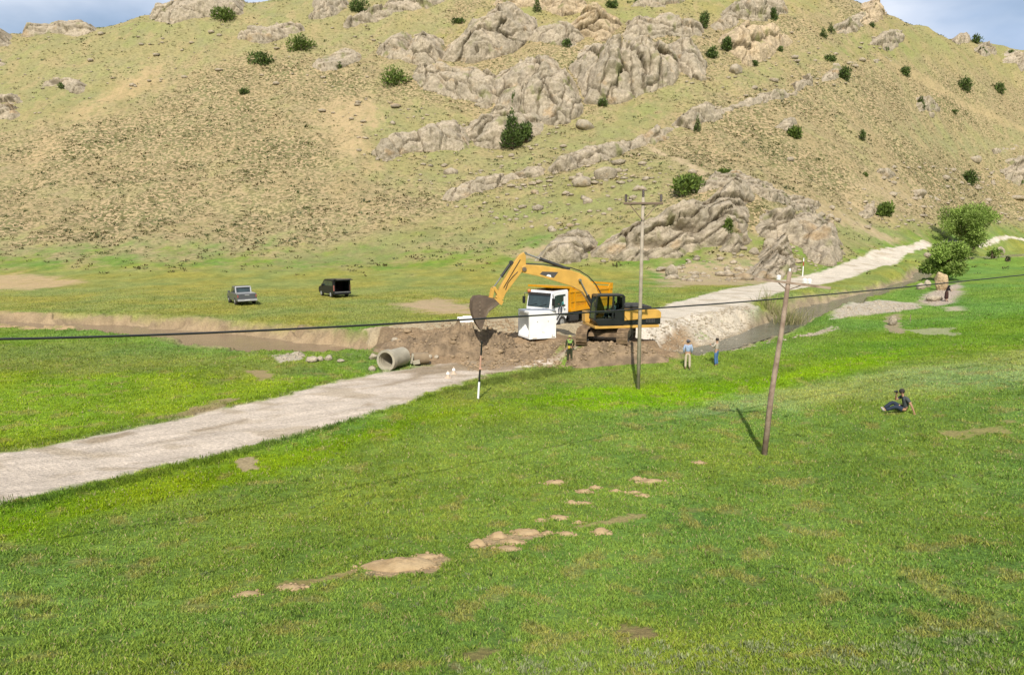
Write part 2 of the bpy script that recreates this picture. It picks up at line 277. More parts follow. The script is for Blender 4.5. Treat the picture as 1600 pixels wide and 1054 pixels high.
def cover(x, y):
    """colour, soil amount 0..1 (no grass), scrub amount, kind id (0 meadow 1 hillside 2 road 3 soil)"""
    x = np.asarray(x, np.float32); y = np.asarray(y, np.float32)
    n1 = fbm(x * .16, y * .16, 3, 61); n2 = fbm(x * .7, y * .7, 3, 63); n3 = fbm(x * .05, y * .05, 3, 65)
    aa = np.arctan2(x, np.maximum(y, 1)); hill = sm(-5, 26, y - np.interp(aa, HB_A, HB_Y) + 16 * n1 + 8 * n2)
    c = A_DEF[None] * (1 - hill[:, None]) + A_SCR[None] * hill[:, None]
    scrub = hill * np.clip(.80 + .5 * n3 + .25 * n1, .3, 1)
    soil = np.zeros(x.shape, np.float32)
    gm = (n2 * .5 + n1 * .7)
    for k, poly, col, fe, na in ZONES:
        x0, y0 = poly.min(0) - fe - na * 1.5; x1, y1 = poly.max(0) + fe + na * 1.5
        i = np.where((x > x0) & (x < x1) & (y > y0) & (y < y1))[0]
        if len(i) == 0: continue
        d = sdist(x[i], y[i], poly); m = sm(-fe, fe, d + na * 1.6 * gm[i])
        if k == 'h': m = m * .9; scrub[i] *= 1 - .6 * m
        elif k in 'sv':
            if y[i].min() < 60: nh = fbm(x[i] * 3.2, y[i] * 3.2, 4, 77, .65); m = np.where(y[i] < 62, sm(.34, .62, m * (.75 + .5 * n2[i]) + .55 * nh), m)
            m = m * np.clip(1.0 if k == 'v' else .92 + .5 * n2[i], 0, 1); soil[i] = np.maximum(soil[i], m); scrub[i] *= 1 - .55 * m
        c[i] = c[i] * (1 - m[:, None]) + col[None] * m[:, None]
    # loose patchiness of the turf: blue-green, yellow and worn places
    pa = fbm(x * .33 + 9, y * .33, 3, 71); pb = fbm(x * .11, y * .11 + 5, 3, 73); pc = fbm(x * .9, y * .9, 3, 75)
    g = (1 - soil)[:, None] * (1 - hill * .4)[:, None]
    c = c * (1 + g * np.clip(pa * 1.1, -.4, .4)[:, None] * np.array([.40, .28, .35]))
    c = c * (1 + g * np.clip(pb * 1.0, -.3, .3)[:, None] * np.array([-.3, .0, .45]))
    worn = g * (sm(.20, .42, pc + .35 * pb))[:, None] * (.42 * (1 - hill) * (y < 45))[:, None]
    c = c * (1 - worn) + alb(168, 152, 98)[None] * worn
    tanm = hill[:, None] * (sm(.02, .30, fbm(x * .22 + 3, y * .16, 4, 95, .6)) * (1 - .45 * scrub))[:, None] * .62
    c = c * (1 - tanm) + alb(184, 164, 118)[None] * tanm
    dkm = hill[:, None] * (sm(.12, .4, fbm(x * .5 + 3, y * .35, 4, 97, .6)))[:, None] * .55
    c = c * (1 - dkm) + alb(128, 134, 80)[None] * dkm
    green = hill[:, None] * (1 - soil)[:, None] * (sm(.08, .35, pa * .6 + pb) * .5)[:, None]
    c = c * (1 - green) + alb(140, 156, 78)[None] * green
    s = sdist(x, y, SOILP); m = sm(-.5, .7, s + 1.3 * gm)
    cs = A_SOIL[None] * (1 + .5 * np.clip(n2 + n1, -.5, .5))[:, None]; wet = sm(.05, .3, fbm(x * .3, y * .3, 3, 81))[:, None] * .6
    cs = cs * (1 - wet) + A_WET[None] * wet
    c = c * (1 - m[:, None]) + cs * m[:, None]; soil = np.maximum(soil, m); kid = np.where(hill > .5, 1, 0); kid = np.where(m > .5, 3, kid)
    for B, sd in ((BED_L, 3), (BED_R, 5)):
        d, (bz, hw) = pldist(x, y, B); d = d + .9 * fbm(x * .35, y * .35, 3, sd)
        m = 1 - sm(hw + .1, hw + (1.9 if sd == 3 else 1.2), d + .4 * n2); cb = alb(*((184, 160, 126) if sd == 3 else (178, 160, 130)))
        cb = cb[None] * (1 + .35 * np.clip(n2 * 1.5, -.5, .5))[:, None]
        c = c * (1 - m[:, None]) + cb * m[:, None]; soil = np.maximum(soil, m); kid = np.where(m > .6, 4, kid)
    for pl, col, na in ((TRACK, A_TRK, .8), (ROADL, A_ROAD, .30), (ROADR, A_RD2, .30)):
        s = sdist(x, y, pl); m = sm(-.35, .25, s + na * 1.4 * (n2 + .5 * pn(x * 2.5, y * 2.5, 5)))
        cr = col[None] * (1 + .14 * np.clip(n2 * 1.2 + n1 * .6, -.6, .4))[:, None]
        if pl is ROADL:
            al = x * .86 + y * .51; pe = -x * .51 + y * .86; rt = fbm(al * .07, pe * 1.5, 3, 83); cr = cr * (1 + .20 * np.clip(rt * 1.6, -.6, .5))[:, None]; fl_ = sm(.18, .34, fbm(al * .35, pe * 1.1, 4, 89, .6))[:, None] * .30; cr = cr * (1 - fl_) + alb(186, 166, 136)[None] * fl_
        dirt = sm(.12, .34, fbm(x * .22 - y * .1, y * .5 + x * .1, 3, 85))[:, None] * .5; cr = cr * (1 - dirt) + alb(188, 168, 136)[None] * dirt
        if pl is ROADL:                         # damp soil tracked along the road beside the diggings
            dm = (sm(-12, 4, x + .6 * (y - 38) ) * sm(.0, .25, fbm(x * .16 + y * .25, y * .7 - x * .35, 3, 87) + .05) * sm(34, 40, y))[:, None] * .8
            cr = cr * (1 - dm) + alb(160, 136, 106)[None] * dm
        c = c * (1 - m[:, None]) + cr * m[:, None]; soil = np.maximum(soil, m); scrub = scrub * (1 - m); kid = np.where(m > .5, 2, kid)
    for pl in WETP:
        x0, y0 = pl.min(0) - 2; x1, y1 = pl.max(0) + 2; i = np.where((x > x0) & (x < x1) & (y > y0) & (y < y1))[0]
        if len(i): m = (sm(-.25, .3, sdist(x[i], y[i], pl) + .5 * n2[i]) * .75)[:, None]; c[i] = c[i] * (1 - m) + alb(168, 148, 118)[None] * m
    return np.clip(c, .003, .8), soil, scrub, kid

# ------------------------------------------------------------------ materials
def mat(name, col=(.5, .5, .5), rough=.6, metal=0.0, var=0.0, vscale=3.0, spec=.5, bump=0.0, bscale=20.0, col2=None, dirt=0.0, trans=0.0, emit=0):
    m = bpy.data.materials.new(name); m.use_nodes = True; n = m.node_tree; b = n.nodes['Principled BSDF']
    b.inputs['Roughness'].default_value = rough; b.inputs['Metallic'].default_value = metal; b.inputs['Specular IOR Level'].default_value = spec
    b.inputs['Base Color'].default_value = (*col, 1)
    if trans: b.inputs['Transmission Weight'].default_value = trans
    if var or col2 is not None:
        t = n.nodes.new('ShaderNodeTexCoord'); z = n.nodes.new('ShaderNodeTexNoise'); z.inputs['Scale'].default_value = vscale; z.inputs['Detail'].default_value = 6
        r = n.nodes.new('ShaderNodeValToRGB'); c2 = col2 if col2 is not None else tuple(max(0, c * (1 - var)) for c in col)
        r.color_ramp.elements[0].position = .38; r.color_ramp.elements[1].position = .62
        r.color_ramp.elements[0].color = (*c2, 1); r.color_ramp.elements[1].color = (*col, 1)
        n.links.new(t.outputs['Object'], z.inputs['Vector']); n.links.new(z.outputs['Fac'], r.inputs['Fac']); n.links.new(r.outputs['Color'], b.inputs['Base Color'])
    if bump:
        t = n.nodes.new('ShaderNodeTexCoord'); z = n.nodes.new('ShaderNodeTexNoise'); z.inputs['Scale'].default_value = bscale; z.inputs['Detail'].default_value = 8
        bp = n.nodes.new('ShaderNodeBump'); bp.inputs['Strength'].default_value = 1; bp.inputs['Distance'].default_value = bump
        n.links.new(t.outputs['Object'], z.inputs['Vector']); n.links.new(z.outputs['Fac'], bp.inputs['Height']); n.links.new(bp.outputs[0], b.inputs['Normal'])
    return m
class NT:
    def __init__(s, name):
        s.m = bpy.data.materials.new(name); s.m.use_nodes = True; s.n = s.m.node_tree; s.b = s.n.nodes['Principled BSDF']
        s.b.inputs['Roughness'].default_value = .95; s.b.inputs['Specular IOR Level'].default_value = .15
    def N(s, t, **k):
        x = s.n.nodes.new('ShaderNode' + t)
        for a, v in k.items(): setattr(x, a, v)
        return x
    def l(s, a, b): s.n.links.new(a, b)
    def attr(s, name): return s.N('Attribute', attribute_name=name)
    def noise(s, sc, det=4, vec=None, rough=.55, scale=(1, 1, 1), rot=(0, 0, 0)):
        t = s.N('TexCoord'); mpn = s.N('Mapping'); mpn.inputs['Scale'].default_value = scale; mpn.inputs['Rotation'].default_value = rot
        s.l(t.outputs['Object'], mpn.inputs['Vector'])
        z = s.N('TexNoise'); z.inputs['Scale'].default_value = sc; z.inputs['Detail'].default_value = det; z.inputs['Roughness'].default_value = rough
        s.l(mpn.outputs[0], z.inputs['Vector']); return z.outputs['Fac']
    def ramp(s, f, a, b, ca=(0, 0, 0), cb=(1, 1, 1)):
        r = s.N('ValToRGB'); e = r.color_ramp.elements; e[0].position = a; e[1].position = b; e[0].color = (*ca, 1); e[1].color = (*cb, 1)
        s.l(f, r.inputs['Fac']); return r.outputs['Color']
    def mixc(s, f, a, b, blend='MIX'):
        x = s.N('Mix', data_type='RGBA', blend_type=blend)
        for i, v in ((0, f), (6, a), (7, b)):
            if isinstance(v, (int, float)): x.inputs[i].default_value = v
            elif isinstance(v, tuple): x.inputs[i].default_value = (*v, 1)
            else: s.l(v, x.inputs[i])
        return x.outputs[2]
    def math(s, op, a, b=0.0, clamp=False):
        x = s.N('Math', operation=op); x.use_clamp = clamp
        for i, v in ((0, a), (1, b)):
            if isinstance(v, (int, float)): x.inputs[i].default_value = v
            else: s.l(v, x.inputs[i])
        return x.outputs[0]
    def bump(s, h, dist):
        bp = s.N('Bump'); bp.inputs['Distance'].default_value = dist; s.l(h, bp.inputs['Height']); s.l(bp.outputs[0], s.b.inputs['Normal'])
g = NT('ground')
base = g.attr('gcol').outputs['Vector']; scr = g.attr('scrub').outputs['Fac']; soi = g.attr('soil').outputs['Fac']
fine = g.noise(9, 8, rough=.65); mid = g.noise(1.3, 6, rough=.6)
c = g.mixc(g.math('SUBTRACT', 1.0, g.math('MULTIPLY', soi, .72)), base, g.mixc(1.0, base, g.ramp(mid, .25, .75, (.78, .78, .78), (1.28, 1.28, 1.28)), 'MULTIPLY'))
c = g.mixc(g.math('SUBTRACT', 1.0, g.math('MULTIPLY', soi, .6)), c, g.mixc(1.0, c, g.ramp(fine, .3, .7, (.76, .76, .76), (1.30, 1.30, 1.30)), 'MULTIPLY'))
# scrub on the hill: tan earth with a close net of small olive bushes
cell = g.noise(1.7, 3, rough=.55, scale=(.85, 1, 1))
thr = g.math('SUBTRACT', .575, g.math('MULTIPLY', scr, .13))
dots = g.math('MULTIPLY', g.math('SUBTRACT', cell, thr), 14.0, True)
dots = g.math('MULTIPLY', dots, g.math('MULTIPLY', scr, .85, True))
tan = g.mixc(g.math('MULTIPLY', scr, .8), c, tuple(alb(222, 194, 152)))
tan = g.mixc(1.0, tan, g.ramp(fine, .3, .7, (.82, .82, .82), (1.16, 1.16, 1.16)), 'MULTIPLY')
veg = g.mixc(g.ramp(g.noise(.35, 3), .4, .6), tuple(alb(104, 104, 60)), tuple(alb(124, 130, 80)))
c = g.mixc(dots, tan, veg)
g.l(c, g.b.inputs['Base Color'])
hgt = g.math('ADD', g.math('MULTIPLY', fine, .5), g.math('ADD', g.math('MULTIPLY', mid, .5), g.math('MULTIPLY', dots, .7)))
g.bump(hgt, .16)
M_GROUND = g.m

# ------------------------------------------------------------------ the ground sheet
def build_ground():
    th = np.r_[np.arange(-180, -50, 3.0), np.linspace(-50, -37, 60, endpoint=False), np.linspace(-37, 37, 930, endpoint=False), np.linspace(37, 50, 60, endpoint=False), np.arange(50, 180, 3.0)]
    t = np.radians(th)
    ds = np.r_[np.arange(.5, 9, .5), np.arange(9, 40, .11), np.arange(40, 62, .16), np.arange(62, 100, .28), np.arange(100, 262, .34), np.arange(262, 340, .9), np.arange(340, 700, 12), [760, 900, 1200, 1800, 3000]]
    # rings are distances along the view axis near the middle and true distances at the sides
    T, D = np.meshgrid(t, ds); k = 1 / np.maximum(np.cos(T), .78); X = np.sin(T) * D * k; Y = np.cos(T) * D * k
    n, m = X.shape; x = X.ravel(); y = Y.ravel()
    z = np.concatenate([Hf(x[i:i + 200000], y[i:i + 200000]) for i in range(0, len(x), 200000)])
    rr = np.hypot(x, y); z = np.where(rr > 340, np.clip(z, -40, 120) * (1 - sm(340, 700, rr)) , z)
    cs = [cover(x[i:i + 200000], y[i:i + 200000]) for i in range(0, len(x), 200000)]
    gc = np.concatenate([c[0] for c in cs]); so_ = np.concatenate([c[1] for c in cs]); sc_ = np.concatenate([c[2] for c in cs]); kid = np.concatenate([c[3] for c in cs])
    idx = np.arange(n * m).reshape(n, m); a = idx[:-1]; b = idx[1:]; an = np.roll(a, -1, 1); bn = np.roll(b, -1, 1)
    F = np.stack([a, an, bn, b], -1).reshape(-1, 4)
    V = np.c_[x, y, z]; fk = kid[F[:, 0]]
    for k, nm in ((0, 'meadow'), (1, 'hillside'), (2, 'dirt_road'), (3, 'earthworks_ground'), (4, 'stream_bed')):
        f = F[fk == k]
        if len(f) == 0: continue
        u, inv = np.unique(f, return_inverse=True)
        me = npmesh(nm, V[u], inv.reshape(-1, 4), True)
        pcol(me, 'gcol', gc[u]); pflt(me, 'soil', so_[u]); pflt(me, 'scrub', sc_[u])
        tag(link(nm, me, M_GROUND), kind='structure')
    pass
build_ground()
# far hill behind the right-hand ridge
def far_hill():
    xs = np.linspace(380, 900, 60); ys = np.linspace(420, 900, 40); X, Y = np.meshgrid(xs, ys)
    t = np.exp(-((Y - 640) / 130) ** 2); pz = P(1600, 58, 640)[2]
    Z = -10 + (pz + 10) * t * (.62 + .38 * sm(380, 560, X)) + 4 * fbm(X * .01, Y * .01, 4, 91)
    V = np.c_[X.ravel(), Y.ravel(), Z.ravel()]; i = np.arange(V.shape[0]).reshape(X.shape)
    me = npmesh('far_hill', V, np.stack([i[:-1, :-1], i[:-1, 1:], i[1:, 1:], i[1:, :-1]], -1).reshape(-1, 4), True)
    n = len(V); pcol(me, 'gcol', np.repeat(alb(150, 152, 104)[None], n, 0)); pflt(me, 'soil', np.zeros(n)); pflt(me, 'scrub', np.full(n, .4))
    tag(link('far_hill', me, M_GROUND), kind='structure')
far_hill()
# water
def water(name, B, m, dz, grow):
    pts = [];
    for i in range(len(B) - 1):
        for k in range(14): pts.append(B[i] * (1 - k / 14) + B[i + 1] * k / 14)
    pts = np.array(pts); tn = np.gradient(pts[:, :2], axis=0); tn /= np.linalg.norm(tn, axis=1)[:, None]; nn = np.c_[-tn[:, 1], tn[:, 0]]
    rows = []
    for s in np.linspace(-1, 1, 9): rows.append(np.c_[pts[:, :2] + nn * (s * (pts[:, 3] + grow))[:, None], pts[:, 2] + dz])
    V = np.stack(rows, 1); n, k = V.shape[:2]; i = np.arange(n * k).reshape(n, k)
    me = npmesh(name, V.reshape(-1, 3), np.stack([i[:-1, :-1], i[1:, :-1], i[1:, 1:], i[:-1, 1:]], -1).reshape(-1, 4), True)
    return tag(link(name, me, m), kind='structure')
wm = mat('muddy_water', tuple(alb(162, 138, 110)), .22, var=.12, vscale=.4, bump=.02, bscale=2.5, spec=.35)
wg = mat('grey_water', tuple(alb(122, 124, 112)), .14, var=.35, vscale=.9, bump=.06, bscale=2.6, spec=.5)
water('muddy_stream_water', BED_L, wm, .07, .4)
water('stream_water', BED_R, wg, .12, .25)
# ------------------------------------------------------------------ rock
def rockmat(name, c1, c2, c3):
    r = NT(name)
    n1 = r.noise(.22, 5); n2 = r.noise(1.6, 8, rough=.65); n3 = r.noise(6, 8, rough=.7); st = r.noise(.5, 6, scale=(1.2, 1.2, .45), rough=.6)
    c = r.mixc(r.ramp(n1, .36, .64), tuple(alb(*c1)), tuple(alb(*c2)))
    c = r.mixc(r.math('MULTIPLY', r.ramp(st, .52, .66), .55), c, tuple(alb(*c3)))
    oc = r.noise(.16, 4, scale=(1, 1, 1.7)); c = r.mixc(r.math('MULTIPLY', r.ramp(oc, .60, .70), .55), c, tuple(alb(214, 178, 128)))
    c = r.mixc(1.0, c, r.ramp(n2, .32, .68, (.74, .73, .72), (1.2, 1.2, 1.2)), 'MULTIPLY')
    c = r.mixc(1.0, c, r.ramp(n3, .35, .65, (.80, .79, .78), (1.14, 1.14, 1.14)), 'MULTIPLY')
    cv = r.attr('crack').outputs['Fac']
    c = r.mixc(r.math('MULTIPLY', cv, .72), c, tuple(alb(84, 74, 50)))      # painted-in shade of joints and bed recesses, in an earthy tone
    mo = r.attr('moss').outputs['Fac']; c = r.mixc(r.math('MULTIPLY', mo, .85), c, tuple(alb(140, 146, 76)))
    r.l(c, r.b.inputs['Base Color'])
    r.bump(r.math('ADD', r.math('MULTIPLY', n2, 1.0), r.math('MULTIPLY', n3, .35)), .35)
    return r.m
M_ROCK = rockmat('limestone', (224, 207, 180), (200, 187, 163), (164, 152, 134))
M_ROCKW = rockmat('warm_limestone', (240, 216, 178), (222, 200, 166), (180, 162, 138))
def outcrop(label, poly, Hh, ang, L1, L2, h1=1.0, h2=.4, crack=1.0, seed=1, sp=.22, out=.62, w=1.6, m=None, moss=.35, lam=0.0, parent=None, caves=()):
    h1 *= .42; h2 *= .5; crack *= .48; Hh *= 1.12
    pw = polyw(poly); x0, y0 = pw.min(0) - 1.5; x1, y1 = pw.max(0) + 1.5
    xs = np.arange(x0, x1, sp); ys = np.arange(y0, y1, sp); X, Y = np.meshgrid(xs, ys); n, k = X.shape; x = X.ravel(); y = Y.ravel()
    sd = sdist(x.astype(np.float32), y.astype(np.float32), pw); keep = sd > -1.2
    xi, yi = x[keep], y[keep]; sdk = sd[keep]; z = Hf(xi, yi)
    a = R(ang); v = z * 1.25 + .2 * yi; wq = fbm(xi * .12, v * .12, 3, seed); wr = fbm(xi * .12 + 7, v * .12, 3, seed + 3)
    q1 = (math.cos(a) * xi + math.sin(a) * v) + .35 * wq * L2; q2 = (-math.sin(a) * xi + math.cos(a) * v) + .50 * wr * L2
    f1, f2, cid, o1, o2 = voro(q1 / L1, q2 / L2, seed); g1, g2, cid2, _, _ = voro(q1 / (L1 * .37), q2 / (L2 * .42), seed + 50)
    nb = fbm(xi * .16, v * .16, 4, seed + 5); nf = fbm(q1 * .55, q2 * 1.1, 4, seed + 6, .6); nj = fbm(q1 * 1.4, q2 * 1.4, 3, seed + 7)
    e1 = f2 - f1 + .05 * nj; ck1 = 1 - sm(.01, .06, e1); ck2 = (1 - sm(.015, .10, g2 - g1 + .05 * nj)) * (hash2((cid2 * 999).astype(np.int64), (cid * 999).astype(np.int64), 3) > .35)
    bk_ = 1.3 * (cid - .5) * min(1, L1 / 8)
    sdb = sdist(xi.astype(np.float32), (yi + Hh * 1.1).astype(np.float32), pw); tap = np.clip((sdk + .9 * nb + .5 * nf + bk_ + .25) / max(w, Hh * 1.12), 0, 1) ** .72 * (.15 + .85 * sm(-Hh * .6, Hh * .3, sdb + 1.2 * nb + bk_ * 1.5))
    LB = lam or L2 * .55; u = q2 / LB + .06 * nf + .35 * (cid - .5); fl = np.floor(u); fr = u - fl; hb_ = hash2(fl.astype(np.int64), (cid * 4096).astype(np.int64) if not lam else np.floor(q1 / (L1 * .7) + fl * .37).astype(np.int64), seed)
    rec = (1 - sm(.05, .13, fr)) * (hb_ > (.25 if lam else .62)); sc = min(1.0, Hh / 3.5)
    pil = 1 - (1 - np.clip(e1 / .42, 0, 1)) ** 2; tl = (np.sin(cid * 91.7) * o1 + np.cos(cid * 57.3) * o2)
    d = Hh * (.78 + .40 * nb) + h1 * 1.5 * (cid - .5) + h1 * .9 * (pil - 1) + h1 * .9 * tl + (hb_ - .5) * (1.0 if lam else .5) * sc + h2 * (cid2 - .5) * .9 - crack * 1.9 * ck1 - crack * .55 * ck2 - (1.7 if lam else 1.3) * sc * rec + .13 * nf + .06 * fbm(xi * 3, v * 3, 3, seed + 8)
    d = d * 1.22; ck1 = np.maximum(ck1, rec * .8)  # recesses under the beds get the painted crack shade too
    for cx_, cy_, ca_, cb_, cd_ in caves:
        g_ = hits([(cx_, cy_)])[0]; sc_ = g_[1] / F0; vg = g_[2] * 1.25 + .2 * g_[1]; d = d - cd_ * np.exp(-(np.abs(xi - g_[0]) / (ca_ * sc_)) ** 3 - (np.abs(v - vg) / (cb_ * sc_ * 1.3)) ** 3)
    d = np.where(tap > 0, tap * np.maximum(d, .15), 0) - .5 * (1 - tap)
    out = .5 * out + .46; dv = np.array([0.0, -out, math.sqrt(1 - out * out)])
    V = np.c_[xi, yi, z] + dv[None] * d[:, None]; V[:, 0] += .5 * fbm(xi * .5, v * .5, 2, seed + 9) * tap
    remap = np.full(len(x), -1); remap[keep] = np.arange(keep.sum()); i = np.arange(n * k).reshape(n, k)
    F = np.stack([i[:-1, :-1], i[:-1, 1:], i[1:, 1:], i[1:, :-1]], -1).reshape(-1, 4); F = remap[F]; F = F[(F >= 0).all(1)]
    F = F[(tap[F].max(1) > 0)]
    u, inv = np.unique(F, return_inverse=True)
    me = npmesh('rock_outcrop', V[u], inv.reshape(-1, 4))
    mo = sm(.12, .4, fbm(xi * .25, v * .3, 3, seed + 11) - .12) * moss * 2
    pflt(me, 'crack', np.clip(ck1 * 1.0 + ck2 * .5, 0, 1)[u]); pflt(me, 'moss', np.clip(mo, 0, 1)[u])
    return tag(link('rock_outcrop', me, m or M_ROCK, parent), label, 'rock outcrop', 'rock outcrops on the hill')
O = outcrop
# lower outcrop above the road
O('low smooth rock lump at the left foot of the layered outcrop behind the excavator', [(832,408),(845,388),(885,370),(918,364),(926,380),(922,404),(880,412)], 2.4, 22, 7, 3.2, 1.0, .4, .6, 11, .2, lam=1.2)
O('big layered rock outcrop with tilted beds rising above the excavator and road', [(920,404),(918,372),(960,350),(1000,335),(1050,312),(1100,300),(1135,278),(1166,278),(1172,300),(1170,372),(1150,392),(1100,388),(1060,404),(1000,406)], 5.2, 27, 10, 3.0, 2.4, .9, 1.3, 12, .17, out=.75, w=1.2, lam=1.7, caves=[(1120,388,22,6,4.5),(1010,392,30,4,2.5),(1060,372,26,4,2.5)])
O('tilted rock slabs low on the slope beside the bend of the dirt road', [(1165,440),(1160,420),(1185,395),(1200,370),(1225,358),(1236,392),(1238,420),(1220,436)], 2.2, 38, 6, 1.4, 1.2, .5, .7, 13, .17, out=.7, w=.9, lam=.8)
O('grey craggy rock bluff at the right end of the layered outcrop by the road', [(1172,366),(1176,330),(1196,322),(1220,330),(1280,336),(1302,346),(1314,400),(1300,416),(1272,412),(1262,392),(1232,378)], 3.6, 8, 4.5, 4.5, 1.6, .8, .9, 14, .17, out=.7, w=1.3)
O('thin stony shelf running up behind the top of the layered outcrop', [(1040,300),(1100,282),(1150,270),(1172,282),(1230,304),(1280,325),(1275,334),(1200,318),(1160,296),(1100,300)], 1.1, 10, 4, 1.2, .6, .3, .4, 15, .2, lam=.7)
# the long thin rib
O('lower left end of the long thin rock rib crossing the hillside', [(688,308),(712,290),(752,282),(806,268),(850,262),(848,274),(806,284),(752,298),(716,310)], 1.7, 14, 6, 3.0, .9, .3, .8, 21, .22, w=1.0)
O('middle stretch of the long thin rock rib crossing the hillside', [(858,262),(900,244),(940,232),(990,212),(1010,204),(1012,222),(966,242),(930,256),(862,276)], 2.4, 16, 7, 3.6, 1.1, .4, .9, 22, .22, w=1.1)
O('rising upper stretch of the long thin rock rib below the big cliff', [(1000,216),(1020,200),(1060,184),(1110,172),(1160,152),(1210,138),(1262,118),(1268,130),(1240,148),(1180,166),(1130,186),(1060,206),(1020,222)], 2.3, 20, 8, 4, 1.0, .4, .8, 23, .24, w=1.1)
O('rounded rock block with a juniper at its right on the long thin rib', [(1268,124),(1282,108),(1308,98),(1316,110),(1312,126),(1284,130)], 3.0, 18, 7, 4, 1.0, .3, .6, 24, .24, w=1.2)
O('faint topmost end of the long thin rock rib near the skyline', [(1312,100),(1330,88),(1392,82),(1396,92),(1340,97)], 1.2, 8, 6, 2.4, .6, .3, .5, 25, .28, w=.9)
# mid ridge under the big cliff
O('jointed rock ledge low on the slope left of the conical juniper', [(580,244),(590,222),(640,208),(700,196),(722,186),(732,196),(736,232),(690,236),(640,240),(604,252)], 3.4, 12, 5, 5.2, 1.4, .6, 1.3, 31, .22, out=.66, w=1.4)
O('pale rock buttress just left of the conical juniper under the big cliff', [(716,190),(742,178),(780,168),(830,172),(856,186),(850,214),(812,222),(792,226),(744,228),(728,214)], 4.6, 10, 8, 7, 1.8, .7, 1.2, 32, .22, out=.7, w=1.4)
# big cliff
O('low cracked slabs at the left foot of the big cliff right of a round juniper', [(640,122),(652,104),(700,100),(748,104),(790,122),(792,150),(760,166),(736,156),(700,146),(660,142)], 3.2, -35, 7, 4, 1.3, .5, 1.0, 33, .24, out=.7, w=1.5)
O('tall rounded cliff buttress in the middle of the hill with dark vertical stains', [(770,108),(806,86),(850,76),(882,90),(896,120),(908,150),(914,176),(890,190),(860,202),(846,204),(800,186),(772,160),(764,134)], 7.0, 82, 13, 6.5, 2.6, 1.0, 1.6, 34, .22, out=.78, w=2.0)
O('broad right half of the big cliff with vertical fluting and stained faces', [(886,104),(896,78),(930,62),(980,60),(1040,66),(1060,84),(1066,112),(1052,134),(1004,150),(960,162),(916,162),(900,132)], 7.5, 86, 16, 6.0, 2.8, 1.1, 1.6, 35, .22, out=.78, w=2.0)
O('ochre streaked right edge of the big cliff ending in a leaning slab', [(1030,64),(1064,56),(1086,66),(1100,90),(1100,122),(1082,126),(1064,110)], 5.0, -60, 12, 4.5, 2.2, .8, 1.4, 36, .22, out=.76, w=1.6)
# upper cliff
O('small jointed rocks at the far left end of the upper cliff band', [(588,82),(598,62),(640,50),(648,68),(636,96),(606,94)], 3.2, 14, 6, 5, 1.4, .5, 1.1, 41, .24, w=1.4)
O('rounded grey boulder face near the left end of the upper cliff band', [(628,98),(634,66),(652,46),(690,44),(698,66),(692,96),(664,104)], 5.5, 10, 13, 10, 1.4, .5, 1.2, 42, .24, out=.74, w=2.0)
O('large overhanging rock with a dark cave mouth in the upper cliff band', [(692,96),(700,66),(724,40),(764,18),(822,16),(846,30),(832,62),(800,82),(770,92),(738,98)], 7.5, 24, 15, 6.5, 2.8, .9, 1.8, 43, .22, out=.80, w=1.5, moss=.2, caves=[(742,108,17,9,7.5),(775,96,14,7,6)])
O('broken ledges between the two dark hollows of the upper cliff band', [(822,66),(836,38),(862,34),(900,40),(916,58),(900,74),(860,72)], 3.6, 16, 6, 4, 1.6, .7, 1.2, 44, .24, w=1.2)
O('overhanging slabs with an ochre base right of the middle of the upper cliff band', [(866,44),(880,26),(916,18),(968,26),(972,44),(950,62),(914,66),(892,60)], 6.0, 10, 11, 3.8, 2.6, .9, 1.6, 45, .22, out=.80, w=1.2, m=M_ROCKW, caves=[(912,62,15,9,7),(945,70,13,6,5)])
O('low grey rock shelf running right from the ochre overhang towards the junipers', [(966,50),(984,30),(1040,26),(1096,38),(1100,60),(1060,58),(1010,60),(980,64)], 3.0, 6, 8, 3.4, 1.2, .6, 1.0, 46, .25, w=1.2)
O('crumbling rock ledges under the top edge of the photo in the middle', [(756,4),(790,-18),(860,-22),(910,-4),(930,14),(880,22),(840,12),(800,14)], 3.0, 14, 7, 3, 1.4, .6, 1.0, 47, .26, w=1.2, m=M_ROCKW)
O('rock ledges at the top edge of the photo right of the middle', [(985,6),(1010,-14),(1080,-20),(1070,0),(1040,10)], 3.0, 10, 7, 3, 1.4, .6, 1.0, 48, .28, w=1.2)
# left crest rocks
O('long pale rock ridge along the left skyline behind a large juniper', [(236,32),(260,18),(310,2),(340,-12),(400,-24),(408,-2),(380,22),(330,28),(290,36),(250,38)], 2.8, 14, 9, 4, 1.2, .5, .9, 51, .3, w=1.6)
O('stepped rock ledges right of the large juniper near the left skyline', [(372,60),(380,46),(420,38),(470,34),(478,48),(440,58),(408,66)], 1.8, 12, 6, 2.5, .9, .4, .7, 52, .28, w=1.0)
O('pale fissured rock slab at the top of the hill left of a dark juniper', [(486,30),(488,4),(504,-12),(538,-10),(544,14),(524,24),(504,32)], 3.2, 70, 8, 3, 1.2, .5, 1.0, 53, .26, w=1.4)
O('long rock band descending left from the top edge of the photo', [(536,38),(560,24),(600,10),(640,-6),(700,-14),(690,2),(650,16),(606,30),(570,36),(540,46)], 2.6, 17, 8, 4, 1.1, .5, .9, 54, .26, w=1.3)
O('flat weathered rock sheet on the slope left of a small juniper', [(484,108),(500,92),(540,82),(566,80),(560,96),(530,112),(504,116)], 1.2, 14, 7, 3, .6, .3, .5, 55, .28, w=1.2)
O('grey rounded rock hump on the left skyline', [(36,54),(58,44),(96,33),(130,38),(150,46),(120,54),(80,54)], 2.6, 6, 9, 4, 1.0, .4, .7, 56, .3, w=1.6)
O('brown rock knob at the left edge of the photo on the skyline', [(-30,68),(-16,52),(8,44),(22,54),(30,66),(4,70)], 3.2, 10, 7, 4, 1.4, .5, .9, 57, .26, w=1.4)
